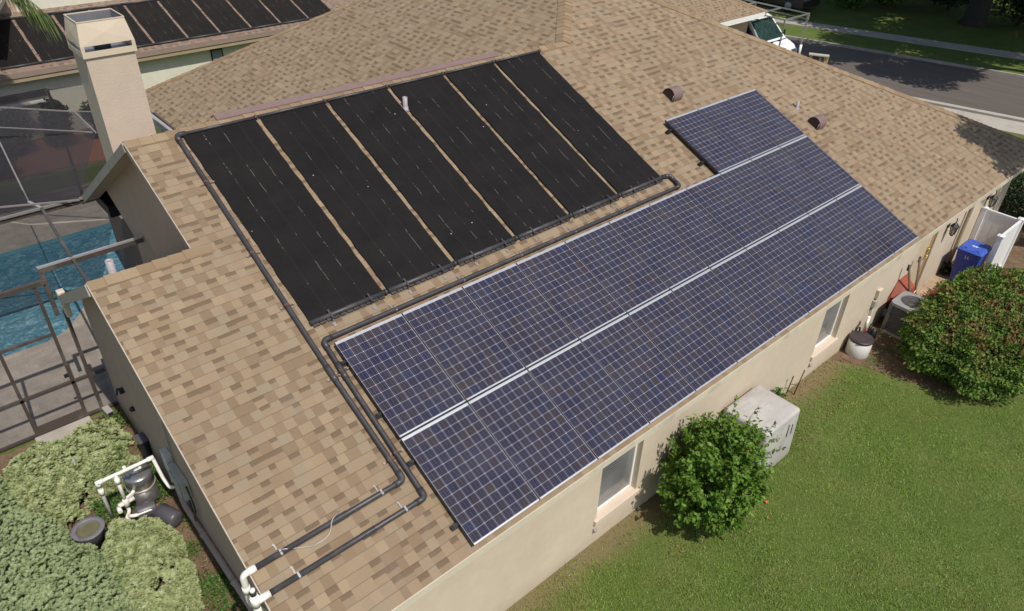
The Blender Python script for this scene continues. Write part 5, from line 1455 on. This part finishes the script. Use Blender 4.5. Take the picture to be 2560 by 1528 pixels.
# ------------------------------------------------------------------ bushes
M['hib'] = leafmat('hibiscus_leaves', [(0.06, 0.135, 0.012), (0.095, 0.185, 0.018), (0.135, 0.24, 0.03), (0.20, 0.31, 0.055)], .3, .5, spec=.3)
HL_V = np.array([(0, 0, 0), (-.24, .22, .06), (-.30, .45, .07), (-.15, .75, .02), (0, 1, -.12), (.15, .75, .02), (.30, .45, .07), (.24, .22, .06), (0, .45, 0)], float)
HL_F = np.array([(8, 0, 1), (8, 1, 2), (8, 2, 3), (8, 3, 4), (8, 4, 5), (8, 5, 6), (8, 6, 7), (8, 7, 0)])
hib = thing('hibiscus_bush', (4.6, -.38, 0), 'bright green hibiscus bush with a few red flowers against the sunlit wall', 'bush')
hc = Vector((4.62, -.40, .98)); hr_ = Vector((.92, .76, 1.02))
br = MB(); LP = []; LD = []
for k in range(230):
    th = random.random() * 6.283; ph = math.acos(random.uniform(-.55, 1)); q = random.uniform(.82, 1.07)
    e = hc + Vector((hr_.x * math.sin(ph) * math.cos(th), hr_.y * math.sin(ph) * math.sin(th), hr_.z * math.cos(ph))) * q
    if e.y > .36: e.y = .36
    if e.z < .06: e.z = .06 + random.random() * .1
    s = Vector((4.62 + random.uniform(-.12, .12), -.36 + random.uniform(-.1, .1), .0))
    m_ = s.lerp(e, .5) + Vector((random.uniform(-.08, .08), random.uniform(-.08, .08), .12))
    if k % 2 == 0: br.tube([s, m_, e], [.014, .008, .003], 5, cap=False)
    out = (e - hc).normalized()
    for j in range(78):
        f = 1 - (random.random() ** 1.4) * .62
        p = m_.lerp(e, (f - .38) / .62) if f > .38 else s.lerp(m_, f)
        LP.append(p + Vector((random.gauss(0, .035), random.gauss(0, .035), random.gauss(0, .035)))); d = out * .6 + Vector((random.gauss(0, .6), random.gauss(0, .6), random.gauss(-.1, .45))); LD.append(d)
# long shoots towards the right
for (ex, ey, ez) in ((6.2, -.62, .95), (6.05, -.55, 1.30), (5.75, -.3, 1.72), (5.5, -.5, 1.65), (5.35, -.1, 1.92), (4.9, -.2, 2.05), (5.9, -.75, .55), (6.25, -.7, .72), (4.3, -.2, 1.98), (6.0, -.5, 1.1), (5.8, -.7, .9)):
    e = Vector((ex, ey, ez)); s = hc + (e - hc) * .35
    br.tube([s, s.lerp(e, .5) + Vector((0, 0, .05)), e], [.008, .006, .003], 5, cap=False)
    for j in range(26):
        LP.append(s.lerp(e, .35 + .65 * j / 25) + Vector((random.gauss(0, .025), random.gauss(0, .025), random.gauss(0, .025)))); LD.append((e - s).normalized() * .5 + Vector((random.gauss(0, .7), random.gauss(0, .7), random.gauss(0, .5))))
LP = np.array([tuple(p) for p in LP]); LD = np.array([tuple(p) for p in LD])
LP[:, 1] = np.minimum(LP[:, 1], .37)
V, F = scatter(LP, LD, (LP - np.array(tuple(hc))) + rdir(len(LP)) * .7 + np.array([0, 0, .5]), .074 * (.55 + .75 * RNG.random(len(LP))), HL_V, HL_F)
np_mesh('foliage', V, F, M['hib'], hib)
br.build('branches', M['twig'], hib)
flm = simple('red_petals', (0.62, 0.075, 0.045), .5)
def flower(p, r, lab=None):
    b = MB(); p = Vector(p)
    for k in range(5):
        a = k * 1.257; d = Vector((math.cos(a), math.sin(a) * .8 - .3, math.sin(a) * .5 + .3)).normalized(); s = d.cross(Vector((0, -.6, .8))).normalized()
        b.poly([p, p + d * r * .6 + s * r * .4, p + d * r, p + d * r * .6 - s * r * .4])
    return b
flower((4.72, -.78, 1.72), .03).build('flower', flm, hib)
flower((4.30, -1.05, .72), .024).build('flower', simple('yellow_petals', (.65, .34, .04), .5), hib)
for i, (x, y, lab) in enumerate(((5.62, -.95, 'fallen red hibiscus flower on the lawn right of the bush'), (5.35, -1.15, 'tiny fallen orange petal on the lawn before the hibiscus bush'))):
    tag(flower((x, y, .05), .032 if i == 0 else .02).build('fallen_flower', flm), lab, 'flower')
# brown topped clipped bush
M['vib'] = leafmat('viburnum_leaves', [(0.05, 0.10, 0.016), (0.085, 0.155, 0.024), (0.135, 0.22, 0.04), (0.22, 0.29, 0.075)], .2, .6, spec=.15, patch=(0.25, 0.125, 0.06), pscale=2.6, plo=.45, phi=.64, topz=(.75, 1.05))
vb = thing('viburnum_bush', (13.2, -1.55, 0), 'big clipped dark green bush with scorched brown leaves on its top', 'bush')
cs = []; rs = []; ct = []
def super_pts(n, c, r, p, t0):
    d = rdir(n); d /= np.sum(np.abs(d) ** p, axis=1, keepdims=True) ** (1 / p)
    t = t0 + (1 - t0) * RNG.random((n, 1)) ** .6
    lum = 1 + .07 * np.sin(d[:, 0:1] * 9 + 1) * np.cos(d[:, 1:2] * 8) + .05 * np.sin(d[:, 2:3] * 13 + d[:, 0:1] * 15)
    return np.array(c) + d * t * lum * np.array(r), d
P, d = super_pts(40000, (13.1, -1.58, .62), (2.3, 1.30, .70), 2.9, .72)
k = P[:, 2] > .05; P, d = P[k], d[k]
V, F = scatter(P, d * .7 + rdir(len(P)) * .8 + np.array([0, 0, .15]), d + rdir(len(P)) * .5 + np.array([0, 0, .4]), .078 * (.6 + .7 * RNG.random(len(P))))
np_mesh('foliage', V, F, M['vib'], vb)
b = MB()
for k in range(70):
    e = Vector(P[random.randrange(len(P))]); s = Vector((13.35 + random.uniform(-1, 1), -1.5 + random.uniform(-.4, .4), 0)); b.tube([s, s.lerp(e, .5), e], [.02, .012, .004], 5, cap=False)
b.build('branches', M['twig'], vb)
# dark shrub mass beyond the fence and weeds right of the cover
shrub('hedge_plant', 'dark green shrub behind the white fence at the right edge of the picture', (20.6, -.2, .75), (1.5, 1.5, .85), 4200, .10, M['dkleaf'], None)
shrub('hedge_plant', 'second dark green shrub farther along the side of the house', (21.6, 1.8, .75), (1.3, 1.5, .8), 3000, .10, M['dkleaf'], None)
shrub('weed_clump', 'bright green leafy weed growing beside the white equipment cover', (7.52, -.10, .2), (.34, .36, .3), 1100, .085, M['weed'], None, 'weed')
shrub('weed_clump', 'small green weed at the wall behind the white equipment cover', (7.75, .25, .3), (.17, .12, .32), 300, .07, M['weed'], None, 'weed')
# lawn: single blades
LAWN = [(0.2, .40), (10.1, .40), (10.4, -.9), (11.0, -2.4), (12.5, -3.3), (15.5, -3.1), (17.2, -2.3), (18.5, -2.6), (17, -4.6), (9, -6.2), (5.4, -5.4), (.2, .0)]
N = 430000
x = RNG.random(N) * 18.5; y = -6.2 + 6.65 * RNG.random(N)
dist = np.hypot(x - CAMPOS.x, y - CAMPOS.y)
k = inpoly(x, y, LAWN) & (RNG.random(N) < np.clip(1.25 - dist / 22, .25, 1))
x, y = x[k], y[k]
wall = .40 - y
dens = np.clip((wall + .35 * lump(x, y, 2.2, 4) - (.10 + .55 * np.exp(-((x - 8.6) / 1.7) ** 2) + .35 * np.exp(-((x - 4.0) / 1.2) ** 2))) * 1.6 + .30, .16, 1)
k = RNG.random(len(x)) < dens; x, y = x[k], y[k]
n2 = len(x)
D = np.stack([RNG.normal(0, .55, n2), RNG.normal(0, .55, n2), np.ones(n2)], 1)
BT = np.array([(-.14, 0, 0), (.14, 0, 0), (0, 1, -.25)], float)
V, F = scatter(np.stack([x, y, np.zeros(n2)], 1), D, rdir(n2) + np.array([0, 0, .01]), (.022 + .034 * RNG.random(n2)) * (1 + .25 * lump(x, y, 1.5, 2)), BT, np.array([(0, 1, 2)]))
M['grass'] = leafmat('grass_blades', [(0.19, 0.32, 0.048), (0.26, 0.40, 0.07), (0.34, 0.455, 0.105), (0.47, 0.52, 0.21)], .45, .6, patch=(0.38, 0.37, 0.14), pscale=.9, plo=.47, phi=.72)
tag(np_mesh('grass', V, F, M['grass']), 'short mown green lawn in front of the house', None, None, 'stuff')

# fallen brown leaves on the beds
M['litter'] = leafmat('dead_leaves', [(0.13, 0.07, 0.035), (0.22, 0.13, 0.06), (0.30, 0.21, 0.11), (0.17, 0.10, 0.06)], .1, .8)
def litter(n, P, x0, x1, y0, y1):
    x = x0 + (x1 - x0) * RNG.random(n); y = y0 + (y1 - y0) * RNG.random(n); k = inpoly(x, y, P); return np.stack([x[k], y[k], .02 + .02 * RNG.random(k.sum())], 1)
LPT = np.concatenate([litter(5200, [(10.1, .4), (10.5, -.9), (11, -2.1), (11.9, -2.9), (13.2, -3.2), (15.5, -3.0), (17, -2.2), (17.2, .4)], 10, 17.3, -3.3, .4),
                      litter(900, [(7.3, .4), (7.2, -.7), (9.6, -.5), (10.2, .4)], 7, 10.3, -.8, .4), litter(420, [(3.0, .4), (3.2, -.6), (5, -1.2), (5.9, -.5), (5.8, .4)], 3, 6, -1.3, .4),
                      litter(1500, [(-3.1, 2.4), (-2.3, 2.4), (-1.9, 3), (-1.9, 8), (-2.4, 8)], -3.2, -1.9, 2.4, 8)])
V, F = scatter(LPT, rdir(len(LPT)) * np.array([1, 1, .15]), rdir(len(LPT)) * .4 + np.array([0, 0, 1]), .038 * (.5 + .8 * RNG.random(len(LPT))))
tag(np_mesh('leaf_litter', V, F, M['litter']), 'brown fallen leaves scattered over the planting beds', None, None, 'stuff')
# ------------------------------------------------------------------ street
# white van facing the camera side, front towards -y
vw = simple('white_van_paint', (0.78, 0.78, 0.79), .28, var=.02)
van = thing('parked_van', (27.45, 14.5, 0), 'white work van with a ladder rack parked on the street', 'van')
VX, VY = 27.45, 12.32
prof = [(0, .35), (0, .62), (.06, .86), (.22, 1.06), (.78, 1.30), (1.55, 2.02), (1.75, 2.10), (5.3, 2.14), (5.42, 2.0), (5.45, .35)]
def half(z): return .98 if z < 1.2 else .98 - (z - 1.2) * .14
b = MB()
for i in range(len(prof) - 1):
    (y0, z0), (y1, z1) = prof[i], prof[i + 1]
    if i == 4: continue
    b.poly([(VX - half(z0), VY + y0, z0), (VX + half(z0), VY + y0, z0), (VX + half(z1), VY + y1, z1), (VX - half(z1), VY + y1, z1)], sm=False)
for s in (-1, 1):
    pts = [(VX + s * half(z), VY + y, z) for y, z in prof]
    b.poly(pts if s > 0 else pts[::-1])
b.poly([(VX - .98, VY, .35), (VX - .98, VY + 5.45, .35), (VX + .98, VY + 5.45, .35), (VX + .98, VY, .35)])
b.poly([(VX - half(1.3), VY + .78, 1.3), (VX - half(2.02), VY + 1.55, 2.02), (VX - half(2.02) + .07, VY + 1.55, 2.02), (VX - half(1.3) + .08, VY + .78, 1.3)])
b.poly([(VX + half(1.3), VY + .78, 1.3), (VX + half(1.3) - .08, VY + .78, 1.3), (VX + half(2.02) - .07, VY + 1.55, 2.02), (VX + half(2.02), VY + 1.55, 2.02)])
b.build('body', vw, van)
wsg = simple('green_windscreen', (0.025, 0.05, 0.045), .06, var=.4, scale=3, spec=.7)
b = MB(); b.poly([(VX - half(1.3) + .08, VY + .785, 1.297), (VX + half(1.3) - .08, VY + .785, 1.297), (VX + half(2.02) - .07, VY + 1.555, 2.017), (VX - half(2.02) + .07, VY + 1.555, 2.017)]); b.build('windscreen', wsg, van)
for s in (-1, 1):
    b = MB(); e = .006
    q = [(.95, 1.32), (2.0, 1.32), (2.0, 1.86), (1.62, 1.90)]
    b.poly([(VX + s * (half(z) + e), VY + y, z) for y, z in q]); b.build('side_window', M['glassdark'], van)
    b = MB(); b.box(VX + s * 1.0, VX + s * 1.2, VY + .9, VY + 1.0, 1.25, 1.52); b.build('mirror', M['darkmetal'], van, bevel=.02)
    b = MB(); b.obox((VX + s * .73, VY + .05, .80), (1, 0, 0), (0, .5, 1), (0, -1, .5), .17, .14, .02); b.build('headlight', M['glassdark'], van)
    for yy in (.95, 4.4):
        b = MB(); b.lathe((VX + s * .86, VY + yy, .34), [(.20, -.11), (.34, -.11), (.34, .11), (.20, .11)], 22, ax=(1, 0, 0)); wh = b.build('wheel', M['darkmetal'], van)
        b = MB(); b.lathe((VX + s * .86, VY + yy, .34), [(.20, -.115), (.20, .115)], 16, ax=(1, 0, 0)); b.build('rim', M['steel'], wh)
b = MB(); b.box(VX - .52, VX + .52, VY - .012, VY + .03, .46, .78); b.build('grille', M['darkmetal'], van)
b = MB(); b.box(VX - 1.0, VX + 1.0, VY - .06, VY + .12, .34, .46); b.build('bumper', simple('grey_bumper', (.2, .2, .2), .5), van)
hn = Vector((0, -.24, .56)).normalized(); hu = Vector((0, .56, .24)).normalized()
for s in (-1, 1):
    b = MB(); b.obox((VX + s * .34, VY + .62, 1.238), (1, 0, 0), hu, hn, .14, .045, .004); b.build('hood_vent', M['darkmetal'], van)
b = MB(); b.tube([Vector((VX + .12 + .05 * k, VY + .40 + .03 * math.sin(k * 2.1), 1.146 + .013 * math.sin(k * 2.1))) for k in range(9)], .010, 4); b.build('hood_lettering', simple('grey_script', (.55, .54, .57), .5), van)
# ladder rack
b = MB()
RX0, RX1, RZ = VX - .93, VX + .93, 2.42
for x in (RX0, RX1):
    b.bar((x, VY - .12, RZ), (x, VY + 5.2, RZ), .05, .05); b.bar((x, VY - .12, .62), (x, VY - .12, RZ), .045, .045)
    b.bar((x, VY + 2.5, 2.1), (x, VY + 2.5, RZ), .045, .045); b.bar((x, VY + 4.9, 2.1), (x, VY + 4.9, RZ), .045, .045)
    b.bar((x, VY - .12, RZ - .22), (x, VY + 5.2, RZ - .22), .035, .035)
for y in (-.12, 1.2, 2.5, 4.9): b.bar((RX0, VY + y, RZ), (RX1, VY + y, RZ), .05, .05)
b.build('ladder_rack', M['steel'], van)
b = MB(); b.box(RX1 - .06, RX1 + .06, VY - .16, VY - .08, RZ - .26, RZ + .03); b.build('rack_end_plate', M['steel'], van)
b = MB(); b.tube([(RX1, VY - .12, .55), (RX1, VY - .12, 1.12)], .055, 12); b.build('white_bumper_post', M['white'], van)
b = MB()
for k in range(7): b.bar((RX0 + .15, VY + 1.3 + k * .33, RZ + .03), (RX0 + .62, VY + 1.3 + k * .33, RZ + .03), .03, .03)
b.bar((RX0 + .15, VY + 1.2, RZ + .04), (RX0 + .15, VY + 3.5, RZ + .04), .04, .06); b.bar((RX0 + .62, VY + 1.2, RZ + .04), (RX0 + .62, VY + 3.5, RZ + .04), .04, .06)
b.build('ladder', M['alu'], van)
# dark suv on the far side
dk_ = simple('dark_car_paint', (0.03, 0.027, 0.026), .25, var=.1)
suv = thing('parked_car', (38.6, 20.8, 0), 'dark brown car parked across the street at the top edge', 'car')
SX, SY = 38.85, 17.6
pr_ = [(0, .32), (0, .72), (.12, .92), (1.0, 1.06), (1.75, 1.62), (4.1, 1.66), (4.62, 1.05), (4.7, .85), (4.7, .32)]
b = MB(); h2_ = lambda z: .92 if z < 1.06 else .92 - (z - 1.06) * .3
for i in range(len(pr_) - 1):
    (y0, z0), (y1, z1) = pr_[i], pr_[i + 1]
    b.poly([(SX - h2_(z0), SY + y0, z0), (SX + h2_(z0), SY + y0, z0), (SX + h2_(z1), SY + y1, z1), (SX - h2_(z1), SY + y1, z1)])
for s in (-1, 1):
    pts = [(SX + s * h2_(z), SY + y, z) for y, z in pr_]; b.poly(pts if s > 0 else pts[::-1])
b.build('body', dk_, suv, bevel=.03)
for s in (-1, 1):
    b = MB(); b.poly([(SX + s * (h2_(z) + .006), SY + y, z) for y, z in ((1.25, 1.1), (4.35, 1.1), (4.05, 1.58), (1.8, 1.56))]); b.build('side_window', M['glassdark'], suv)
    for yy in (.9, 3.75):
        b = MB(); b.lathe((SX + s * .84, SY + yy, .35), [(.22, -.11), (.35, -.11), (.35, .11), (.22, .11)], 22, ax=(1, 0, 0)); wh = b.build('wheel', M['darkmetal'], suv)
        b = MB(); b.lathe((SX + s * .84, SY + yy, .35), [(.0001, -.118), (.08, -.118), (.22, -.112), (.22, .112), (.08, .118), (.0001, .118)], 14, ax=(1, 0, 0)); b.build('rim', M['steel'], wh)
    b = MB(); b.box(SX + s * .62 - .15, SX + s * .62 + .15, SY + 4.66, SY + 4.715, .86, 1.0); b.build('tail_lamp', simple('red_lamp', (.25, .01, .01), .3), suv)
# timber letterbox frame by the kerb
mb_ = thing('mailbox_stand', (27.3, 10.6, 0), 'sunlit tan timber mailbox stand beyond the hip of the roof', 'mailbox')
tim = simple('tan_timber', (0.42, 0.30, 0.14), .7, var=.15, scale=6)
d_ = Vector((.55, -1, 0)).normalized(); s_ = Vector((1, .55, 0)).normalized()
c0 = Vector((27.05, 10.95, 0)); c1 = c0 + d_ * .62
b = MB(); b.bar(c1, c1 + Vector((0, 0, 1.20)), .11, .16, d_); b.bar(c0, c0 + Vector((0, 0, 1.16)), .09, .12, d_); b.build('post', tim, mb_)
b = MB(); b.bar(c0 - d_ * .1 + Vector((0, 0, 1.22)), c1 + d_ * .08 + Vector((0, 0, 1.22)), .24, .05); b.build('top_board', simple('weathered_board', (.45, .42, .36), .8, var=.15), mb_)
b = MB(); b.bar(c0 + d_ * .38 + Vector((0, 0, .1)), c0 + d_ * .38 + Vector((0, 0, 1.12)), .05, .08, d_); b.build('slat', M['concrete'], mb_)
b = MB(); b.obox(c0 + d_ * .24 + s_ * .03 + Vector((0, 0, .7)), d_, s_, (0, 0, 1), .22, .02, .48); b.build('panel', simple('dark_panel', (.09, .07, .06), .8), mb_)

# ------------------------------------------------------------------ trees and shrubs across the street
M['oak'] = leafmat('oak_leaves', [(0.02, 0.045, 0.012), (0.04, 0.075, 0.02), (0.06, 0.105, 0.03)], .2, .5)
M['bark'] = simple('bark', (0.045, 0.037, 0.03), .95, var=.3, scale=10, bump=.6)
def tree(label, x, y, h, r, tr, n, size, rz=.5, name='oak_tree', seed=0, off=(0, 0), group='shade trees along the street'):
    rs_ = random.Random(seed)
    t = thing(name, (x, y, 0), label, 'tree', group)
    top = Vector((x + off[0], y + off[1], h))
    b = MB(); f = Vector((x + off[0] * .3, y + off[1] * .3, h * .5))
    b.tube([(x, y, -.05), (x, y, .25), (x + off[0] * .1, y + off[1] * .1, h * .25), f], [tr * 1.5, tr * 1.08, tr * .9, tr * .7], 12)
    cs = []; rr = []; ct = []
    m = 20
    for k in range(m):
        a = 2.4 * k + rs_.random(); q = math.sqrt((k + .5) / m)
        c = top + Vector((math.cos(a) * q * r, math.sin(a) * q * r, rs_.uniform(-.5, .5) * r * rz))
        b.tube([f, f.lerp(c, .5) + Vector((0, 0, .3)), c], [tr * .4, tr * .22, .02], 6, cap=False)
        w = r * rs_.uniform(.26, .40); cs.append(tuple(c)); rr.append((w, w, w * .62)); ct.append(n // m)
    b.build('trunk', M['bark'], t)
    V, F = leaf_cloud(cs, rr, ct, size, .2, .15)
    np_mesh('crown', V, F, M['oak'], t)
    return t
tree('big dark shade tree whose trunk stands on the far lawn at the top right', 44.2, 10.7, 9.0, 7.2, .55, 42000, .34, seed=1, off=(-1.5, -1.0))
tree('shade tree beyond the right edge that darkens the road behind the van', 37.6, 3.0, 8.0, 3.6, .30, 26000, .24, seed=2, off=(-4.2, 2.3))
tree('shade tree on the far lawn beyond the right edge of the picture', 43.5, 1.0, 9.0, 6.0, .40, 24000, .34, seed=3, off=(-1.0, .5))
tree('shade tree behind the shrubs at the very top right', 49, 15, 9.5, 6.5, .45, 24000, .36, seed=4)
tree('shade tree near the dark car across the street', 43.5, 19.5, 9.0, 5.8, .40, 24000, .34, seed=5, off=(-1, -3.0))
tree('tall tree just outside the right edge, shading the far end of the roof', 19.6, -4.2, 7.8, 1.5, .2, 8000, .15, seed=6, off=(-1.6, 2.0), rz=.7, group='trees in the side yard')
for i, (x, y, r, h, lab) in enumerate((
    (46.5, 6.5, 1.7, 1.1, 'dark shrub right of the thick trunk across the street'), (46.0, 9.0, 1.5, 1.0, 'dark shrub close behind the thick trunk across the street'), (46.5, 13.0, 1.9, 1.2, 'dark shrub left of the thick trunk across the street'),
    (43.5, 15.4, 1.2, .8, 'low pale green shrub in a patch of sun across the street'), (42.2, 17.0, 1.1, .8, 'low pale shrub nearest the dark car across the street'), (46.0, 16.8, 2.0, 1.4, 'tall dark shrub behind the pale shrubs across the street'),
    (45.5, 20.5, 2.2, 1.5, 'dark shrub behind the parked car across the street'), (49.5, 11, 2.4, 1.7, 'dark shrub farthest back behind the thick trunk'), (49.5, 4.5, 2.4, 1.7, 'dark shrub at the top right corner across the street'), (51, 15, 2.6, 1.8, 'dark shrub farthest back at the top edge across the street'))):
    shrub('street_shrub', lab, (x, y, h), (r, r, h), 2400, .20, M['weed'] if 'pale' in lab else M['dkleaf'], 'shrubs across the street')
